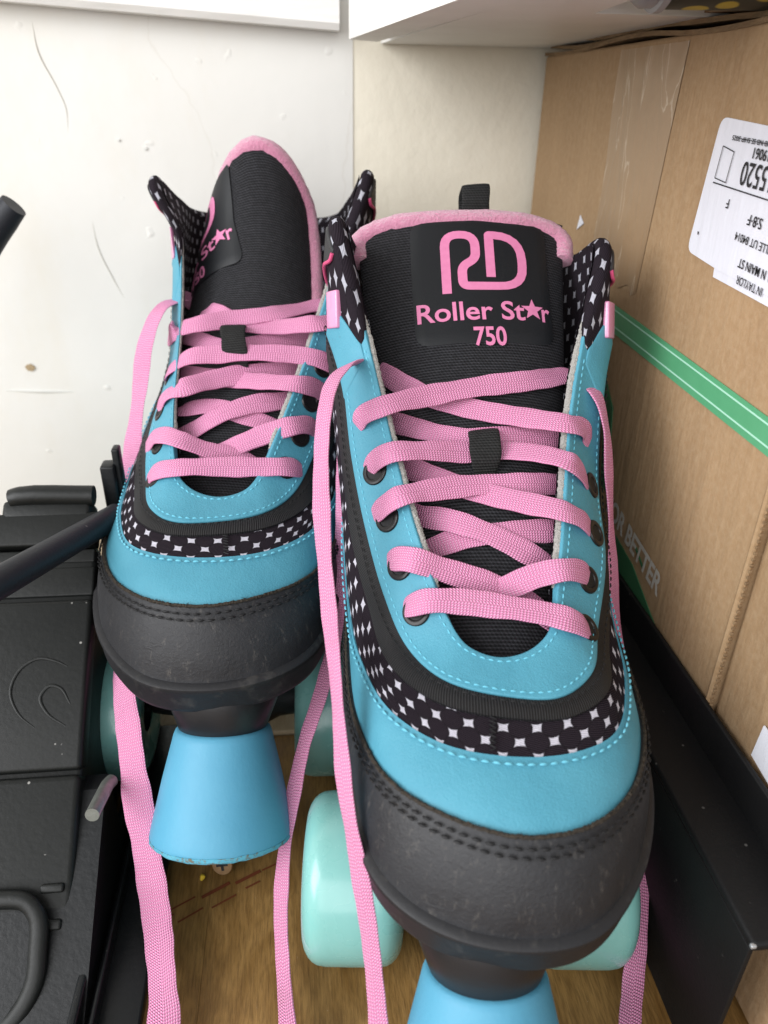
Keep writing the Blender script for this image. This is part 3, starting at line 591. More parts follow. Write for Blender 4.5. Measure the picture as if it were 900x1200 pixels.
    pm.grid(np.array(R_).transpose(1,0,2),None,cu=True); pm.box((3,72,66),(34,44,14),3); pm.box((2,204,66),(32,40,14),3); pm.box((3,140,68),(20,110,9),2)
    B(pm,'base_plate',M['plate'])
    for y in (60,208):
        tr=MB_(); tr.box((4,y+3,44),(30,18,16),4); tr.tube([(4,y+2,38),(4,y+8,52),(4,y+14,66)],[10,9,11],16,True,4); tr.lathe([(-34,0),(-34,6),(-20,8),(-12,12),(12,12),(20,8),(34,6),(34,0)],(1,0,0),(4,y,28),24)
        tr.lathe([(-50,0),(-50,3.6),(50,3.6),(50,0)],(1,0,0),(4,y,28),16); B(tr,'truck',M['plate'])
        for sd in (-1,1):
            w_=MB_(); x=(4+sd*43.)*mir+((1. if sd<0 else -7.5) if not left else (-8. if sd>0 else 1))
            wheel(root,x,y-(7 if left else 0),int(sd*mir))
    # --- toe stop
    ax=Vector((0,-.49,-.87)).normalized(); o=np.array([4.5 if not left else -4.5,14,73.]); o[0]-=5. if not left else -3.5; axn=np.array(ax)
    sb_=MB_(); sb_.lathe([(-6,0),(-6,19),(-1,19.5),(3,19),(12,15.5),(12.5,15),(12.5,0)],ax,o,48); tsr=sb_.build('toe_stop_collar',M['plate'],root)
    rb=MB_(); rb.lathe([(12.2,0),(12.2,15.6),(13,16.6),(14.5,17.2),(30,21.0),(45,24.3),(48,24.9),(49.4,24.9),(50.1,24.5),(50.5,23.4),(50.6,0)],ax,o,72); ts=rb.build('toe_stop',M['stop'],root)
    rr_=MB_(); P=[]
    rg=np.random.RandomState(6); rr_.lathe([(48.6,24.2),(48.9,25.15),(50.0,25.05),(50.75,24.3),(50.9,22.5),(50.9,0)],ax,o,72); V=np.vstack(rr_.v); rr_.v=[V+rg.randn(*V.shape)*.09]; rr_.build('dirty_rim',M['stoprim'],ts)
    # --- tongue
    T=tongue_def(left); tm=tongue_mesh(T); tn=tm.build('tongue',M['tongue'],root)
    path=[]
    q=np.linspace(-1,1,61)
    wtop=T[1][8]
    lowv=7.55 if not left else 5.6
    side=[(wtop*-1.,v) for v in np.linspace(lowv,7.4 if left else 7.7,14)]
    pth=[]
    for a_,v_ in side: pth.append((-np.interp(v_,np.arange(9),T[1])*1.0,v_))
    for A_ in np.linspace(math.pi,0,41): pth.append((wtop*math.copysign(abs(math.cos(A_))**(.62 if left else .42),math.cos(A_)),7.45+.62*abs(math.sin(A_))**.8 if left else 7.72+.33*abs(math.sin(A_))**.7))
    for a_,v_ in side[::-1]: pth.append((np.interp(v_,np.arange(9),T[1])*1.0,v_))
    pa=np.array(pth); P,N=tsurf(T,pa[:,0],pa[:,1],-3.6)
    P=np.array(P); 
    for _ in range(3): P[1:-1]=.5*P[1:-1]+.25*(P[2:]+P[:-2])
    tr=MB_(); n=14
    bm_pts=P; tr.tube(bm_pts,[.6,3.4]+[4.5]*30+[4.9]*10+[4.5]*30+[3.4,.6],14,True,1,1.05,norm=N); V=np.vstack(tr.v); rng=np.random.RandomState(5); tr.v=[V+rng.randn(*V.shape)*.12]; tr.build('tongue_trim',M['terry'],tn)
    logo(T,tn,-15. if left else 6.,24. if left else 26.8)
    # webbing keeper the lace runs through
    kb=MB_(); va=[3.84,3.96,4.15,4.38,4.5] if not left else [3.75,3.9,4.2,4.55,4.72]
    pk,nk=tsurf(T,[0.]*5,va,[.2,4.,5.2,4.4,.2] if not left else [.2,7.,9.2,7.4,.2]); ribbon(kb,pk,nk,10.5,1.0); kb.build('lace_keeper',M['webbing'],tn)
    # --- laces
    lm=MB_()
    for P_,N_,w_ in laces: ribbon(lm,P_,N_,w_)
    if laces: lm.build('lace',M['lace'],root)
    return root,T
# laces: (points mm, normals, width), skate frame
LACE_R=[([[-23.1,77.3,131.8],[-21.1,75.1,134.3],[-16.7,73.0,137.4],[-6.4,72.8,137.5],[6.4,71.8,136.6],[19.2,70.6,135.2],[26.3,69.5,133.9],[30.9,70.8,130.8],[33.9,73.5,127.1]],[[-0.51,-0.58,0.64],[-0.47,-0.62,0.63],[-0.39,-0.65,0.65],[-0.21,-0.66,0.72],[0.04,-0.62,0.78],[0.28,-0.54,0.79],[0.45,-0.44,0.78],[0.55,-0.35,0.76],[0.61,-0.28,0.74]],7.9),([[-28.2,90.8,140.0],[-25.9,87.7,142.9],[-20.8,82.7,145.8],[-11.2,82.6,142.4],[2.4,82.4,137.7],[14.0,81.8,133.1],[21.8,79.6,127.6],[27.8,77.2,122.9]],[[-0.62,-0.56,0.55],[-0.59,-0.59,0.55],[-0.51,-0.62,0.59],[-0.34,-0.66,0.67],[-0.1,-0.67,0.73],[0.15,-0.65,0.74],[0.44,-0.59,0.68],[0.75,-0.45,0.49]],7.9),([[36.2,89.3,136.3],[32.8,86.2,140.2],[25.5,81.9,143.5],[17.9,82.1,141.3],[9.8,81.7,137.3],[0.1,82.2,132.6],[-10.5,82.4,129.6]],[[0.59,-0.54,0.6],[0.56,-0.56,0.61],[0.49,-0.59,0.65],[0.34,-0.63,0.7],[0.14,-0.65,0.75],[-0.08,-0.65,0.76],[-0.3,-0.62,0.73]],7.7),([[-23.9,113.7,146.9],[-18.3,107.4,147.8],[-8.1,101.2,149.5],[3.3,96.8,147.8],[15.7,93.9,142.7],[26.0,93.5,136.6]],[[-0.93,-0.32,0.2],[-0.61,-0.54,0.58],[-0.27,-0.61,0.74],[-0.04,-0.64,0.77],[0.18,-0.64,0.75],[0.42,-0.6,0.68]],7.7),([[-18.9,98.0,138.2],[-12.9,97.1,141.8],[-2.6,97.6,145.6],[11.9,99.1,146.9],[25.4,102.8,145.3],[33.1,107.1,143.0]],[[-0.55,-0.56,0.62],[-0.33,-0.61,0.72],[-0.11,-0.63,0.77],[0.15,-0.62,0.77],[0.54,-0.54,0.64],[0.75,-0.53,0.39]],7.7),([[-33.1,104.5,149.2],[-30.9,102.1,153.0],[-25.6,99.3,158.9],[-16.2,103.6,159.0],[1.1,110.0,158.3],[18.6,112.6,157.7],[31.1,118.8,154.5],[36.9,121.2,152.7]],[[-0.62,-0.6,0.5],[-0.61,-0.59,0.53],[-0.54,-0.6,0.59],[-0.36,-0.63,0.69],[-0.05,-0.64,0.77],[0.32,-0.59,0.74],[0.68,-0.46,0.57],[0.75,-0.55,0.38]],7.9),([[38.9,103.9,145.6],[35.1,100.5,150.7],[27.8,98.0,155.4],[17.1,102.3,155.7],[5.2,107.4,156.0],[-7.0,113.2,157.2],[-18.3,120.1,158.2],[-25.2,126.7,157.2]],[[0.69,-0.42,0.59],[0.46,-0.52,0.72],[0.14,-0.58,0.8],[-0.04,-0.59,0.81],[-0.12,-0.59,0.8],[-0.23,-0.59,0.77],[-0.43,-0.57,0.7],[-0.64,-0.51,0.57]],7.9),([[-35.4,115.6,160.0],[-33.4,114.5,164.0],[-27.9,111.8,168.7],[-16.0,115.7,167.8],[-0.5,121.3,165.0],[10.5,121.8,165.6],[23.6,115.1,167.3],[30.9,111.7,166.5],[36.6,115.9,160.9],[39.9,119.3,155.1]],[[-0.52,-0.65,0.56],[-0.51,-0.63,0.59],[-0.46,-0.61,0.64],[-0.32,-0.6,0.73],[-0.1,-0.6,0.8],[0.16,-0.58,0.8],[0.45,-0.54,0.71],[0.65,-0.47,0.59],[0.68,-0.49,0.54],[0.69,-0.48,0.54]],7.9),([[-31.4,144.1,167.1],[-24.7,137.9,168.1],[-12.4,130.0,168.3],[-0.1,126.9,167.6],[11.2,128.3,168.5],[26.8,131.7,166.4],[37.7,136.1,163.7]],[[-0.91,-0.34,0.23],[-0.61,-0.52,0.59],[-0.3,-0.57,0.77],[-0.08,-0.57,0.82],[0.16,-0.56,0.81],[0.55,-0.49,0.67],[0.75,-0.55,0.38]],7.7),([[-39.3,127.6,171.3],[-37.8,126.7,175.2],[-31.8,125.6,179.0],[-15.6,134.5,180.0],[2.7,141.4,181.3],[21.7,147.2,181.9],[35.9,156.2,181.1],[43.1,159.9,181.3]],[[-0.51,-0.67,0.54],[-0.45,-0.7,0.56],[-0.34,-0.72,0.61],[-0.14,-0.72,0.68],[0.14,-0.7,0.7],[0.35,-0.65,0.67],[-0.06,-0.66,0.75],[-0.98,-0.21,0.03]],7.9),([[42.5,133.3,164.3],[39.9,130.9,169.9],[32.8,125.4,174.2],[19.7,130.0,174.3],[5.5,134.8,174.6],[-12.1,141.2,176.4],[-24.2,149.8,178.9],[-32.3,159.7,181.3]],[[0.73,-0.54,0.41],[0.46,-0.64,0.62],[0.04,-0.63,0.77],[-0.16,-0.58,0.8],[-0.19,-0.59,0.79],[-0.27,-0.61,0.74],[-0.43,-0.63,0.65],[-0.61,-0.61,0.51]],7.9),([[-39.1,139.9,190.0],[-43.4,131.2,190.9],[-47.2,122.7,188.7],[-49.2,110.5,182.2],[-49.4,94.4,167.5],[-48.0,81.4,151.0],[-45.7,68.6,135.1],[-43.3,54.8,124.1],[-41.4,41.9,113.7],[-39.4,31.1,102.3],[-36.2,22.3,89.2],[-32.9,14.6,72.9],[-30.5,7.9,54.8],[-28.6,-1.0,37.7]],[[-0.57,-0.69,0.45],[-0.55,-0.69,0.48],[-0.55,-0.73,0.4],[-0.51,-0.81,0.28],[-0.45,-0.86,0.22],[-0.47,-0.86,0.2],[-0.56,-0.81,0.17],[-0.65,-0.75,0.13],[-0.68,-0.73,0.11],[-0.64,-0.76,0.14],[-0.58,-0.79,0.23],[-0.52,-0.77,0.36],[-0.48,-0.71,0.52],[-0.44,-0.6,0.67]],6.0),([[38.9,145.1,182.9],[41.7,146.2,182.0],[45.7,142.6,178.2],[49.1,137.9,168.4],[51.2,131.1,151.5],[54.0,123.3,127.5],[58.4,117.8,101.0],[62.3,101.1,69.9],[65.3,81.3,42.2],[63.8,62.0,29.7],[60.2,45.5,20.7],[56.1,33.0,12.4],[49.2,13.4,10.0]],[[0.67,-0.63,0.4],[0.64,-0.61,0.46],[0.73,-0.57,0.38],[0.83,-0.51,0.23],[0.86,-0.5,0.13],[0.84,-0.54,0.08],[0.77,-0.63,0.07],[0.67,-0.73,0.12],[0.55,-0.8,0.25],[0.42,-0.8,0.44],[0.3,-0.72,0.63],[0.21,-0.6,0.77],[0.15,-0.49,0.86]],7.8)]
LACE_L=[([[-34.4,76.4,125.8],[-30.7,73.1,130.7],[-21.9,68.8,134.7],[-6.2,70.0,134.7],[9.8,71.3,134.2],[18.6,72.1,134.0],[22.8,74.9,132.4],[25.4,77.4,130.1]],[[-0.61,-0.34,0.72],[-0.53,-0.39,0.75],[-0.29,-0.53,0.8],[-0.0,-0.62,0.79],[0.24,-0.64,0.73],[0.39,-0.62,0.68],[0.48,-0.59,0.65],[0.52,-0.55,0.66]],8.1),([[-37.6,93.7,132.0],[-32.2,88.9,139.0],[-22.1,79.5,142.0],[-12.0,79.3,137.9],[-0.8,80.1,134.1],[7.4,80.7,130.6]],[[-0.75,-0.49,0.45],[-0.51,-0.43,0.75],[0.29,-0.49,0.82],[0.44,-0.51,0.74],[0.31,-0.59,0.75],[0.19,-0.64,0.74]],8.1),([[31.0,93.9,140.1],[28.9,91.3,143.4],[21.6,85.1,145.7],[12.5,84.6,142.9],[2.4,84.0,138.6],[-7.8,83.7,133.8],[-14.6,82.8,131.2]],[[0.64,-0.56,0.53],[0.61,-0.58,0.54],[0.52,-0.62,0.59],[0.36,-0.65,0.67],[0.15,-0.67,0.73],[-0.05,-0.65,0.75],[-0.23,-0.62,0.75]],8.1),([[-30.6,110.1,142.8],[-24.5,104.0,144.5],[-12.5,100.8,147.4],[1.5,97.0,145.4],[14.3,95.0,141.2],[20.4,95.9,138.0]],[[0.92,-0.18,0.36],[0.22,-0.5,0.84],[-0.12,-0.6,0.79],[0.04,-0.64,0.77],[0.25,-0.64,0.72],[0.43,-0.62,0.65]],7.9),([[-26.4,95.9,135.3],[-18.9,93.7,139.4],[-9.5,94.6,145.1],[3.2,98.6,148.9],[16.8,104.3,148.9],[27.2,112.5,146.1]],[[-0.75,-0.48,0.46],[-0.47,-0.57,0.68],[-0.16,-0.62,0.77],[0.11,-0.62,0.77],[0.53,-0.55,0.64],[0.89,-0.39,0.25]],8.1),([[-34.1,106.3,142.7],[-31.1,104.3,149.1],[-22.8,98.9,155.5],[-10.8,105.7,157.1],[2.6,110.7,158.2],[18.2,116.3,158.2],[28.9,124.0,156.3],[33.7,127.0,155.4]],[[-0.69,-0.43,0.58],[-0.52,-0.36,0.77],[0.52,-0.45,0.72],[0.75,-0.4,0.53],[0.77,-0.41,0.49],[0.84,-0.37,0.39],[0.89,-0.4,0.23],[0.89,-0.45,0.09]],8.1),([[34.4,106.2,150.0],[32.2,104.1,154.1],[24.0,98.2,158.5],[10.0,103.7,157.4],[-4.5,110.4,155.9],[-19.2,115.8,155.7],[-28.5,124.2,153.8]],[[0.63,-0.62,0.48],[0.61,-0.61,0.51],[0.5,-0.63,0.59],[0.25,-0.65,0.72],[-0.08,-0.62,0.78],[-0.39,-0.54,0.75],[-0.65,-0.42,0.63]],8.1),([[-33.4,126.8,151.3],[-28.5,114.6,159.2],[-20.8,111.8,164.6],[-9.4,112.4,165.7],[2.7,112.7,166.6],[20.2,112.8,166.3],[31.5,112.4,164.9],[37.9,115.0,160.9],[40.2,117.2,156.1]],[[-0.74,-0.47,0.48],[-0.64,-0.36,0.68],[0.41,-0.51,0.76],[0.62,-0.48,0.62],[0.57,-0.54,0.62],[0.54,-0.59,0.6],[0.54,-0.62,0.56],[0.56,-0.65,0.52],[0.59,-0.66,0.47]],8.1),([[-30.6,147.2,163.7],[-21.5,132.2,166.2],[-8.2,123.4,165.4],[5.4,124.1,167.4],[19.6,129.1,167.8],[37.4,138.9,166.2]],[[-0.7,-0.45,0.55],[-0.56,-0.44,0.7],[-0.24,-0.59,0.77],[0.09,-0.64,0.76],[0.63,-0.52,0.57],[0.89,-0.45,0.11]],7.9),([[-34.9,144.9,161.9],[-28.6,129.2,170.6],[-19.4,126.7,174.0],[-5.7,131.1,175.4],[12.3,133.6,177.8],[28.6,145.8,178.3],[38.1,150.1,179.8],[42.8,153.0,180.4]],[[0.96,-0.28,0.01],[0.83,-0.36,0.43],[0.4,-0.59,0.7],[0.28,-0.63,0.73],[-0.05,-0.67,0.74],[-0.56,-0.57,0.6],[-0.88,-0.4,0.27],[-0.91,-0.42,0.07]],8.1),([[43.5,129.7,170.5],[40.8,127.7,175.0],[30.7,121.8,177.0],[14.3,127.4,173.7],[-0.3,131.1,173.7],[-13.1,139.2,176.1],[-28.6,168.7,174.0],[-34.3,171.2,176.4]],[[0.69,-0.6,0.42],[0.24,-0.7,0.67],[-0.34,-0.57,0.75],[-0.46,-0.51,0.73],[-0.43,-0.54,0.72],[-0.51,-0.52,0.68],[-0.15,-0.65,0.74],[0.93,-0.33,-0.16]],8.1),([[-29.4,151.4,178.0],[-31.5,146.5,178.7],[-36.5,136.7,176.8],[-41.2,127.8,165.9],[-44.5,119.9,145.8],[-48.5,108.2,119.0],[-51.0,90.7,95.2],[-48.5,63.7,78.8],[-41.6,33.0,69.2],[-34.9,10.0,57.1],[-31.0,-3.5,41.8],[-26.6,-15.9,26.2],[-22.0,-30.3,9.7],[-17.0,-49.5,7.7],[-12.6,-69.8,7.9]],[[-0.33,-0.56,0.76],[-0.43,-0.6,0.67],[-0.58,-0.65,0.49],[-0.68,-0.68,0.27],[-0.69,-0.71,0.13],[-0.65,-0.76,0.06],[-0.57,-0.82,0.02],[-0.46,-0.89,0.03],[-0.33,-0.94,0.11],[-0.22,-0.95,0.21],[-0.16,-0.94,0.31],[-0.15,-0.9,0.42],[-0.15,-0.83,0.53],[-0.14,-0.75,0.64],[-0.11,-0.65,0.75]],10.6),([[38.7,128.2,170.8],[40.7,93.7,181.7],[41.4,85.9,166.6],[41.9,74.3,143.0],[41.5,62.7,119.3],[41.0,51.1,95.3],[38.8,38.4,76.1],[33.3,21.8,63.1],[27.8,8.1,53.2],[24.1,-5.6,42.3],[21.1,-19.2,28.3],[20.3,-32.8,15.5],[21.8,-49.1,8.8],[24.6,-72.2,8.9]],[[0.45,-0.71,0.55],[-0.08,-0.94,0.34],[-0.43,-0.89,0.15],[-0.55,-0.83,0.09],[-0.54,-0.84,0.08],[-0.49,-0.87,0.09],[-0.46,-0.88,0.11],[-0.5,-0.86,0.15],[-0.57,-0.79,0.2],[-0.64,-0.72,0.28],[-0.66,-0.66,0.36],[-0.62,-0.63,0.47],[-0.53,-0.59,0.61],[-0.41,-0.52,0.75]],6.2)]
YR=math.radians(-6)
sk1,T1=build_skate(False,'right roller skate, nearer the camera, with its whole tongue logo facing the viewer',(.0434,.111,0),(0,0,YR),1.0,LACE_R,'pair of roller skates')
sk2,T2=build_skate(True,'left roller skate, further back, with its tongue twisted so the logo is half hidden',(-.0349,.2046,.0015),(0,math.radians(1.6),math.radians(-1.8)),1.035,LACE_L,'pair of roller skates')
# ---------------------------------------------------------------- camera
Rm=[[0.9945289584732417, 0.03377645519343085, -0.09884989546122422],[-0.10294642089512518, 0.4774753045326282, -0.8725934723491563],[0.017725269617484975, 0.8779957201695461, 0.4783401824862169]]
cd=bpy.data.cameras.new('camera'); cam=link(bpy.data.objects.new('camera',cd)); SC.camera=cam
mw=Matrix(Rm).to_4x4(); mw.translation=Vector((0,0,.27)); cam.matrix_world=mw
cd.sensor_fit='VERTICAL'; cd.sensor_height=24; cd.sensor_width=18; cd.lens=890/1200*24; cd.clip_start=.01; cd.clip_end=50
cd.dof.use_dof=True; cd.dof.focus_distance=.262; cd.dof.aperture_fstop=9.
SC.render.resolution_x=768; SC.render.resolution_y=1024
SC.view_settings.view_transform='Standard'; SC.view_settings.look='None'; SC.view_settings.exposure=0; SC.view_settings.gamma=1
w=bpy.data.worlds.new('World'); SC.world=w; w.use_nodes=True; bg=w.node_tree.nodes['Background']; bg.inputs[0].default_value=(1,.985,.96,1); bg.inputs[1].default_value=.56
def area(name,loc,target,size,power,col,sy=None):
    l=bpy.data.lights.new(name,'AREA'); l.energy=power; l.color=col; l.size=size
    if sy: l.shape='RECTANGLE'; l.size_y=sy
    o=link(bpy.data.objects.new(name,l)); o.location=loc; o.rotation_euler=(Vector(target)-Vector(loc)).to_track_quat('-Z','Y').to_euler(); return o
area('window_light',(-1.05,-.30,.70),(.1,.35,.12),.8,21,(.975,.985,1),.9)
area('fill_light',(-.35,-1.0,.65),(0,.25,.08),1.0,11,(.99,.99,1))  # unseen fill lamp, added low in front to brighten wheels and floor
# ---------------------------------------------------------------- setting
WROT=math.radians(2.5)
def add(name,mat,fn,parent=None,label=None,cat=None,group=None,kind=None,mm=False,smooth=True,loc=None,rot=None,**k):
    mb=MB_(); fn(mb); o=mb.build(name,mat,parent,mm=mm,smooth=smooth,**k)
    if label or kind: tag(o,label,cat,group,kind)
    return o
# wooden top the skates stand on, boards running away from the camera
fl=add('wooden_floor',M['wood'],lambda m:m.box((-.0425-.3,.0,-.01),(.6,.545,.02),.00012),kind='structure')
add('floor_board',M['wood2'],lambda m:m.box((-.0425+.35+.00005,.0,-.0100),(.7,.545,.02),.00012),fl)
pb=add('back_board',M['palewood'],lambda m:m.box((0,.42,-.008),(1.4,.293,.02),.001),kind='structure')
def dash(m):
    for x,y,l,a in ((-.0525,.1885,.010,-28),(-.0405,.193,.0115,-28),(-.0285,.1975,.0105,-26),(-.0185,.2020,.010,-24),(-.049,.1835,.010,-30),(-.037,.188,.010,-28),(-.0265,.194,.006,-26),(-.058,.183,.006,-28)):
        c,s=math.cos(math.radians(-a)),math.sin(math.radians(-a)); w=.0007 if l>.0104 else .00035
        V=[(x+c*u-s*v,y+s*u+c*v,.0003) for u,v in ((-l/2,-w),(l/2,-w),(l/2,w),(-l/2,w))]; m.add(V,[(0,1,2,3)])
add('stamped_dashes',M['ink'],dash,fl,smooth=False)
# walls
def wallbox(x0,x1,y,z0,z1,th=.03):
    def f(m): m.box(((x0+x1)/2,y+th/2,(z0+z1)/2),(x1-x0,th,z1-z0),0)
    return f
wl=add('wall',M['wall'],wallbox(-1.6,.0325,.482,-.1,1.2),kind='structure')
add('wall_side_section',M['cream'],wallbox(.0325,1.2,.4826,-.1,1.2,.031),kind='structure')
# batten along the wall over the skates: slopes a little
def batten(m):
    x0,x1=-.9,.0245; z=lambda x:.3005+(.0262-x)*.0505
    V=[]
    for x in (x0,x1):
        for y,dz in ((.481,0),(.468,0),(.466,.003),(.466,.05),(.481,.05)): V.append((x,y,z(x)+dz))
    F=[(i,(i+1)%5,5+(i+1)%5,5+i) for i in range(5)]+[(0,1,2,3,4),(9,8,7,6,5)]; m.add(V,F)
add('wall_batten',M['whitewood'],batten,label='white painted wooden batten fixed along the wall at top left',cat='batten',smooth=False)
# shelf above the box
sh=empty('wall_shelf',(.03,.45,.295)); tag(sh,'white painted shelf board above the cardboard box, seen from below','shelf')
def shelf(m):
    a=np.array([.0475,.4815]); b=np.array([.0775,.15]); 
    V=[(a[0],a[1],.296),(.9,.4815,.296),(.9,.292,.296),(.100,.292,.296),(.093,.20,.296),(b[0],b[1],.296)]; V+=[(x,y,.31) for x,y,z in V]
    m.add(V,[tuple(range(6)),tuple(range(6,12))]+[(i,(i+1)%6,6+(i+1)%6,6+i) for i in range(6)])
def edge(m):
    A=[(.0275,.436),(.0425,.4495),(.0782,.145),(.060,.140)]
    V=[(x,y,.295) for x,y in A]+[(x,y,.335) for x,y in A]; m.add(V,[(0,1,2,3),(7,6,5,4),(0,3,7,4),(0,1,5,4),(1,2,6,5),(2,3,7,6)])
def shift(o): 
    for v in o.data.vertices: v.co-=Vector((.03,.45,.295))
    return o
shift(add('shelf_board',M['whitewood'],shelf,sh,smooth=False)); shift(add('shelf_edge_trim',M['whitewood'],edge,sh,smooth=False))
# ---------------------------------------------------------------- cardboard box
XB=.1376
bx=empty('cardboard_box',(XB,.47,0)); tag(bx,'large brown cardboard box with shipping label and green tape on the right','cardboard box')
def bshift(o):
    for v in o.data.vertices: v.co-=Vector((XB,.47,0))
    return o
def bpart(name,mat,fn,**k): return bshift(add(name,mat,fn,k.pop('parent',bx),smooth=k.pop('smooth',False),**k))
bpart('box_side',M['card'],lambda m:(m.box((XB+.15,.3305,.146),(.3,.283,.2915),.0015)),smooth=True)
def front(m): # lower near corner, folded round a scored crease
    m.box((XB+.15+.0015,.1540,.146),(.3,.070,.2915),.004)
bpart('box_front',M['card'],front,smooth=True)
def crease(m):
    P=[(XB-.0002,.1890,z) for z in np.linspace(.0,.29,9)]; m.tube(P,[.0013],8,True,1)
bpart('scored_crease',M['card'],crease,smooth=True)
def perf(m):
    for i in range(110): 
        z=.03+i*.0022; m.box((XB-.0011,.1862,z),(.0012,.0007,.0011),.0002)
bpart('perforation',M['cardedge'],perf)
def flap(m):
    n=60; rng=np.random.RandomState(2)
    for lay,(dz,dx) in enumerate(((.0,.0),(.0022,.002),(.0040,.0005))):
        P=[];
        y=np.linspace(.13,.472,n); w=np.interp(np.arange(n),np.arange(0,n+5,5),rng.rand(len(np.arange(0,n+5,5))))
        for i in range(n):
            x=XB-.0012+dx+w[i]*.0025; z=.2915+dz+w[i]*.0012+.0012*math.sin(y[i]*40+lay)
            P.append([(x,y[i],z),(x,y[i],z+.0016),(x+.12,y[i],z+.0022+lay*.0002),(x+.12,y[i],z+.0004)])
        m.grid(np.array(P),None,cv=True)
bpart('top_flap',M['cardedge'],flap)
def quad(m,pts,x,th=.0003):
    """sheet on the box side; pts (y,z)"""
    k=len(pts); V=[(x,y,z) for y,z in pts]+[(x-th,y,z) for y,z in pts]; m.add(V,[tuple(range(k)),tuple(range(k,2*k))]+[(i,(i+1)%k,k+(i+1)%k,k+i) for i in range(k)])
X=XB-.0002
def ctape(m):
    n=30; G=[]; rng=np.random.RandomState(9)
    for i in range(n):
        f=i/(n-1); z=.2895-f*.0885; y0=.361+.001*math.sin(f*9); y1=.2975+.0085*f
        G.append([(X-.00012-.0005*rng.rand()*(.3<j/12<.7),y0+(y1-y0)*j/12,z+(.002*math.sin(j*2.1) if i==n-1 else 0)) for j in range(13)])
    m.grid(np.array(G))
bpart('clear_tape',M['cleartape'],ctape,smooth=True)
def gtape(m):
    top=[(.3285,.1922),(.12,.1865)]; bot=[(.12,.1765),(.3275,.1806)]
    rag=[(.3275,.1806),(.3295,.183),(.3270,.1845),(.3298,.186),(.3272,.188),(.3297,.190),(.3285,.1922)]
    quad(m,rag+[(.12,.1865),(.12,.1765)],X-.0002)
g=bpart('green_tape',M['green'],gtape)
def gl(m):
    for f in (.22,.80): 
        a=(.325,.1806+f*.0116); b=(.12,.1765+f*.0100); quad(m,[a,(b[0],b[1]),(b[0],b[1]+.0006),(a[0],a[1]+.0006)],X-.0006,.0001)
tl=bpart('tape_stripes',M['palegreen'],gl,parent=g); 
def dg(m):
    quad(m,[(.345,.159),(.335,.1655),(.322,.160),(.3085,.150),(.299,.112),(.33,.112)],X-.0001); 
    quad(m,[(.29,.100),(.262,.0965),(.2295,.084),(.232,.070),(.27,.072)],X-.0001); quad(m,[(.262,.1055),(.252,.101),(.252,.0997),(.262,.104)],X-.0001)
bpart('green_print',M['dgreen'],dg)
def onbox(V,y0,z0,flip=False,rot=0.,sx=1,sy=1,x=XB-.0012):
    """flat text (mm) to the box side. normal reading runs towards -Y"""
    V=np.array(V,float); u,v=V[:,0]*sx/1000,V[:,1]*sy/1000
    if flip: u,v=-u,-v
    c,s=math.cos(rot),math.sin(rot); u,v=u*c-v*s,u*s+v*c
    return np.column_stack([np.full(len(V),x)-V[:,2]/1000,y0-u,z0+v])
def word(m,txt,size,y,z,flip=False,align='LEFT',off=0.,rot=0.,sx=1,sy=1,x=XB-.0012):
    V,F=text_mesh(txt,size,off,.02,align); m.add(onbox(V,y,z,flip,rot,sx,sy,x),F)
bpart('box_lettering',M['whiteprint'],lambda m:word(m,'FOR BETTER',13.5,.2965,.1050,rot=-.12,off=.35,sx=.80,sy=.98,x=XB-.0008),weld=False)
# shipping label, stuck on upside down
def lab(m):
    r=.004; P=[]
    cor=[(.2630,.2668),(.2685,.2245),(.2445,.2222),(.10,.2155),(.10,.2560)]
    for i,(y,z) in enumerate(cor):
        if i in (0,1):
            a=np.array(cor[i-1]);b=np.array(cor[i]);c=np.array(cor[(i+1)%5]); d0=(a-b)/np.linalg.norm(a-b); d1=(c-b)/np.linalg.norm(c-b)
            for t in np.linspace(0,1,6): P.append(tuple((1-t)**2*(b+d0*r)+2*t*(1-t)*b+t*t*(b+d1*r)))
        else: P.append((y,z))
    quad(m,P,XB-.0006,.0003)
lb=bpart('shipping_label',M['label'],lab)
bpart('label_under_sheet',M['label'],lambda m:quad(m,[(.2490,.2290),(.2478,.2195),(.10,.2125),(.10,.225)],XB-.0002,.0003),parent=lb)
bpart('paper_scrap',M['label'],lambda m:quad(m,[(.1965,.2800),(.2065,.2745),(.18,.2735)],XB-.0003,.0003))
bpart('paper_corner',M['label'],lambda m:quad(m,[(.3835,.2215),(.3775,.2185),(.3860,.2145)],XB-.0003,.0003))
bpart('white_sticker',M['label'],lambda m:quad(m,[(.1615,.1015),(.13,.099),(.13,.084),(.1625,.088)],XB+.0008,.0005))
XL=XB-.0013
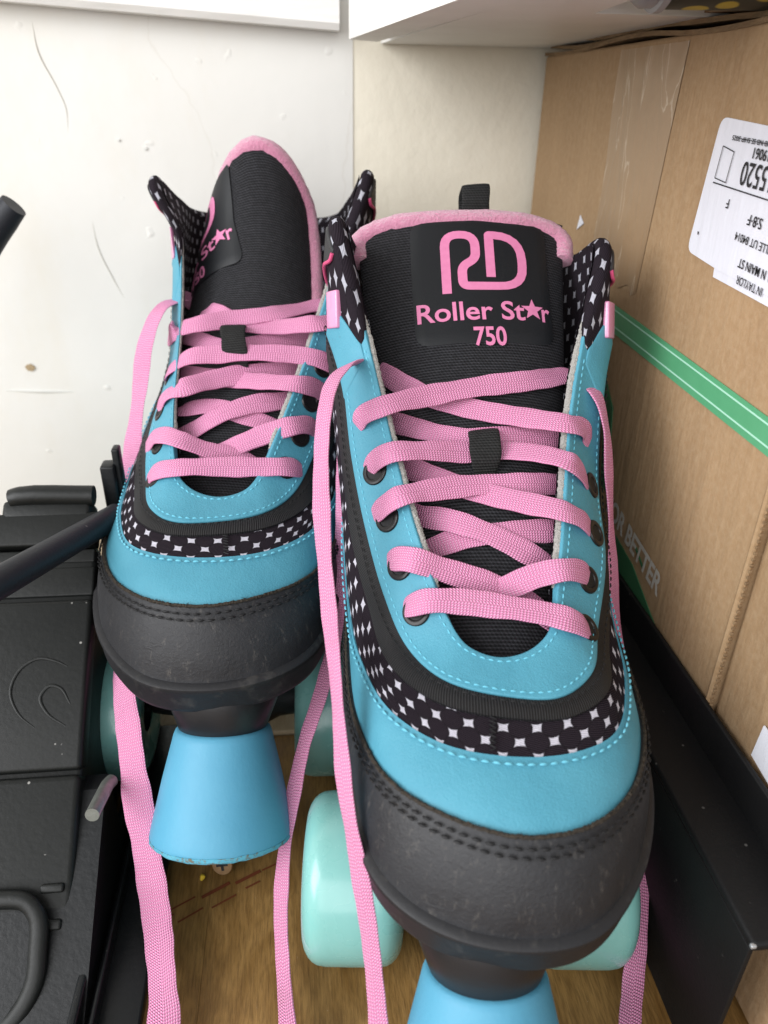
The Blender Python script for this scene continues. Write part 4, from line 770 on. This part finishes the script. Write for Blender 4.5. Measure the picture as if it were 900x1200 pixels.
def ink(m):
    sl=-.0
    word(m,'SORT DC IB NB SE SHIP 3025',2.0,.2530,.2618,True,'RIGHT',.02,rot=-.04,sx=1.3,x=XL)
    word(m,'RESIDENTIAL 19061',4.3,.2430,.2570,True,'RIGHT',.05,rot=-.04,sx=1.0,x=XL) if False else None
    word(m,'19061',4.2,.2395,.2590,True,'RIGHT',.05,rot=-.04,x=XL)
    word(m,'F15520',9.6,.2432,.2550,True,'RIGHT',.04,rot=-.035,sx=.80,x=XL)
    word(m,'F',4.0,.2480,.2438,True,'RIGHT',.03,rot=-.04,x=XL); word(m,'S:8·F',4.4,.2335,.2410,True,'RIGHT',.03,rot=-.04,x=XL)
    word(m,'VILLE UT 84014',3.5,.2385,.2352,True,'RIGHT',.01,rot=-.05,sx=.95,x=XL)
    word(m,'A N MAIN ST',3.9,.2330,.2282,True,'RIGHT',.03,rot=-.05,sx=.85,x=XL) 
    word(m,'IN TAYLOR',3.6,.2320,.2232,True,'RIGHT',.01,rot=-.05,sx=.85,x=XL)
    def ln(y0,z0,y1,z1,w=.0004):
        d=np.array([y1-y0,z1-z0]); n=np.array([-d[1],d[0]])/np.linalg.norm(d)*w/2
        quad(m,[(y0+n[0],z0+n[1]),(y1+n[0],z1+n[1]),(y1-n[0],z1-n[1]),(y0-n[0],z0-n[1])],XL,.00004)
    bxs=[(.2575,.2585),(.2500,.2572),(.2512,.2482),(.2588,.2490)]
    for i in range(4): ln(*bxs[i],*bxs[(i+1)%4],.0003)
    ln(.2592,.2476,.12,.2406,.0004); ln(.2510,.2612,.12,.2550,.0002); ln(.2625,.2318,.2622,.2308,.0006)
bpart('label_printing',M['print'],ink,parent=lb,weld=False)
# ---------------------------------------------------------------- black steel angle tray beside the box
tr=empty('steel_rail',(.12,.15,0)); tag(tr,'black painted steel rail with upright lip between right skate and cardboard box','rail')
def rpart(name,mat,fn,parent=tr,**k):
    o=add(name,mat,fn,parent,**k)
    for v in o.data.vertices: v.co-=Vector((.12,.15,0))
    return o
rpart('rail_web',M['metalblack'],lambda m:m.box((.1157,.301,.0345),(.0016,.376,.069),.0003))
rpart('rail_shelf',M['metalblack'],lambda m:m.box((.1257,.3005,.0705),(.0216,.377,.0034),.0012))
rpart('rail_lip',M['metalblack'],lambda m:m.box((.13520,.306,.0795),(.0020,.366,.0165),.0007))
rpart('chipped_corner',M['chip'],lambda m:m.box((.1152,.1125,.0712),(.0016,.0012,.0012),.0003))
# ---------------------------------------------------------------- things lying on the box
can=empty('paint_can',(.17,.36,.32)); tag(can,'grey metal can with yellow printed band lying on top of cardboard box','can')
def cshift(o):
    for v in o.data.vertices: v.co-=Vector((.17,.36,.32))
    return o
a_=(-.80,.6,.0)
cshift(add('can_body',M['cangrey'],lambda m:m.lathe([(-.006,0),(-.006,.020),(-.004,.029),(.0,.032),(.003,.032),(.0035,.0332),(.0055,.0332),(.006,.032)],(1,-.16,0),(.104,.262,.3270),56),can))
cshift(add('can_band',M['yellow'],lambda m:m.lathe([(.006,.0318),(.0065,.0322),(.15,.0322),(.15,0)],(1,-.16,0),(.104,.262,.3270),56),can))
add('purple_bag',M['purple'],lambda m:m.tube([(.178,.262,.304),(.20,.258,.3045),(.23,.252,.305),(.27,.245,.305)],[.003,.006,.006,.004],14,True,5,.7),label='purple plastic edge on top of cardboard box, in the top right corner',cat='bag')
# ---------------------------------------------------------------- black case on the left, top face sloping towards the camera
A0=np.array([-.0869,.282,.12]); E1=np.array([-1.,0,0]); E2=np.array([0,-.75169743,-.65950813]); E3=np.array([0,-.65950813,.75169743])
cs=empty('equipment_case',(-.12,.2,0)); tag(cs,'dusty black plastic equipment case with moulded panels left of the skates','case')
def CP(V):
    V=np.asarray(V,float)/1000; return A0+V[:,:1]*E1+V[:,1:2]*E2+V[:,2:]*E3
def cpart(name,mat,fn,**k):
    mb=MB_(); fn(mb); o=mb.build(name,mat,k.pop('parent',cs),mm=False,xf=CP)
    for v in o.data.vertices: v.co-=Vector((-.12,.2,0))
    return o
# coordinates: u mm to the left, q mm down the slope, h mm out of it
def cbox(m,u0,u1,q0,q1,h0,h1,b=1.): m.box(((u0+u1)/2,(q0+q1)/2,(h0+h1)/2),(u1-u0,q1-q0,h1-h0),b)
cpart('case_body',M['case'],lambda m:(cbox(m,-1,160,14,250,-60,-4,2.),))
cpart('top_ridge',M['case'],lambda m:(m.tube([(1,-8,-2),(30,-8.5,-2),(33.5,-8,-3)],[4.2],14,True,4),cbox(m,2,37,-7,2.5,-14,-1.5,2.)))
cpart('upper_panel',M['case'],lambda m:(cbox(m,-.5,120,-1,13,-10,-1.5,1.2),cbox(m,-.5,120,14.5,20,-10,-3.5,.6)))
cpart('middle_panel',M['case'],lambda m:(cbox(m,-1,120,22,34,-10,-3,1.),cbox(m,-1.5,120,35.8,99.6,-10,-.5,2.)))
def emb(m):
    m.tube([(6,62,-.6),(10,60,-.3),(17,58.5,-.3),(23,62,-.3),(26,70,-.3),(22,79,-.4),(16,84,-.6)],[.3,.6,.6,.3],12,True,6,.5)
    m.tube([(4,76,-.6),(8,70,-.3),(12,69,-.3),(15,73,-.3),(12,79,-.4),(5,84,-.6)],[.35,.65,.65,.35],12,True,6,.5)
cpart('moulded_rib',M['case'],emb)
cpart('lower_panel',M['case'],lambda m:(cbox(m,-1.5,120,101.2,240,-12,.4,2.2),cbox(m,1,9,136.5,139.5,-1,2.0,.9),cbox(m,1,9,147.5,151,-1,2.2,.9)))
def handle(m):
    m.tube([(34,140.5,2.5),(22,140,3.5),(12,141.5,4),(8.2,146,4.2),(7.2,156,4.2),(7.8,166,4),(12,174,3.5),(22,182,2.5),(34,188,2)],[3.1],16,True,7,.75)
cpart('handle',M['case'],handle)
# stepped right-hand side of the case, down to the floor
def side(m):
    def q(x0,x1,pts):
        V=[(x0,y,z) for y,z in pts]+[(x1,y,z) for y,z in pts]; k=len(pts); m.add(V,[tuple(range(k)),tuple(range(k,2*k))]+[(i,(i+1)%k,k+(i+1)%k,k+i) for i in range(k)])
    q(-.0935,-.150,[(.05,-.0),(.05,.0),(.150,-.0),(.285,.108),(.30,.108),(.30,.0)])
    q(-.0775,-.12,[(.05,.0),(.135,.0),(.205,.046),(.212,.046),(.212,.0)])
o=add('case_side',M['casegloss'],side,cs,smooth=False)
for v in o.data.vertices: v.co-=Vector((-.12,.2,0))
def skirt(m):
    m.box((-.0690,.16,.0022),(.0178,.24,.0044),.001); m.box((-.0795,.17,.007),(.003,.22,.014),.001); m.box((-.0745,.17,.005),(.0016,.22,.010),.0006)
o=add('base_skirt',M['casegloss'],skirt,cs); 
for v in o.data.vertices: v.co-=Vector((-.12,.2,0))
add('black_tube',M['tubeblack'],lambda m:m.tube([(-.130,.150,.1385),(-.1055,.200,.1335),(-.0905,.245,.1250),(-.0790,.285,.1165)],[.0056,.0054,.0051,.0050],28,True,6),label='black painted metal tube lying diagonally across the black case',cat='tube')
add('bare_metal_scratch',M['chip'],lambda m:m.box((-.1045,.1985,.1389),(.0024,.0016,.0005),.0002),bpy.data.objects['black_tube'])
add('black_post',M['casegloss'],lambda m:(m.box((-.0835,.302,.070),(.006,.008,.125),.001),m.box((-.0800,.304,.075),(.003,.006,.128),.0008)),label='glossy black upright post behind the black tube at the wall',cat='post')
add('black_bracket_arm',M['tubeblack'],lambda m:(m.tube([(-.1640,.40,.185),(-.150,.40,.2045),(-.1395,.40,.2165),(-.1335,.40,.2225)],[.0075,.0072,.0070,.0062],20,True,5),),label='blunt black arm end poking in front of the white wall at far left',cat='arm')
add('steel_pin',M['steel'],lambda m:m.tube([(-.0761,.185,.0558),(-.0757,.200,.0512),(-.0757,.203,.0500),(-.0750,.206,.0488)],[.0024,.0024],20,True,2),label='short bare steel pin sticking out beside the left skate wheel',cat='pin')
# screw, crumb
sc_=empty('screw',(-.038,.200,0)); tag(sc_,'brass coloured cross-head screw lying on the wood below left toe stop','screw')
ax=Vector((-.22,-.86,.38)).normalized(); o0=np.array([-.0382,.2005,.0052])
def scw(m): m.lathe([(.0006,0),(.0006,.0011),(.0007,.0040),(-.0001,.0043),(-.0010,.0035),(-.0026,.0018),(-.0026,0)],ax,o0,28)
def shank(m): m.lathe([(-.0026-i*.0005,.0018 if i%2 else .0013) for i in range(30)]+[(-.018,0)],ax,o0,16)
def crs(m):
    q=np.array(Vector((0,0,1)).rotation_difference(ax).to_matrix())
    for d in ((.0046,.0010,.0003),(.0010,.0046,.0003)): m.box(o0+np.array(ax)*.00085,d,0,q)
for n_,mt,fn in (('screw_head','brass',scw),('screw_shank','brass',shank),('cross_recess','print',crs)):
    o=add(n_,M[mt],fn,sc_)
    for v in o.data.vertices: v.co-=Vector((-.038,.200,0))
add('yellow_crumb',M['crumb'],lambda m:m.tube([(-.0466,.1972,.0009),(-.0460,.1983,.0014),(-.0464,.1996,.0009)],[.0005,.0011,.0006],7,True,3),label='tiny yellow crumb lying on the wood beside the screw',cat='crumb')

# small marks on the plaster
def spot(name,x,z,r,mat,col=None):
    def f(m):
        rg=random.Random(name); k=18; V=[(x+r*(1+.35*(rg.random()-.5))*math.cos(i*2*math.pi/k)*1.3,.4812,z+r*(1+.35*(rg.random()-.5))*math.sin(i*2*math.pi/k)) for i in range(k)]
        V+=[(a,.4822,c) for a,b,c in V]; m.add(V,[tuple(range(k))]+[(i,(i+1)%k,k+(i+1)%k,k+i) for i in range(k)])
    o=add(name,M[mat],f,wl,smooth=False)
spot('rust_mark',-.1705,.1178,.0022,'rust')
spot('filled_nail_hole',-.084,.243,.0009,'filler'); spot('filled_nail_hole',-.098,.247,.0007,'filler')
def dent(m): m.tube([(-.188,.4822,.1030),(-.168,.4816,.1022),(-.1475,.4822,.1012)],[.0005,.0010,.0004],8,True,5)
add('plaster_ridge',M['filler'],dent,wl)
def crk(m):
    m.tube([(-.1335,.4821,.302),(-.1330,.4818,.288),(-.1265,.4819,.272),(-.1235,.4820,.262),(-.1245,.4821,.250)],[.0001,.00035,.0003,.0003,.0001],6,True,5)
    m.tube([(-.1190,.4821,.205),(-.1180,.4819,.190),(-.1120,.4819,.172),(-.1070,.4821,.160)],[.0001,.0003,.0003,.0001],6,True,5)
add('plaster_crack',M['crackline'],crk,wl)
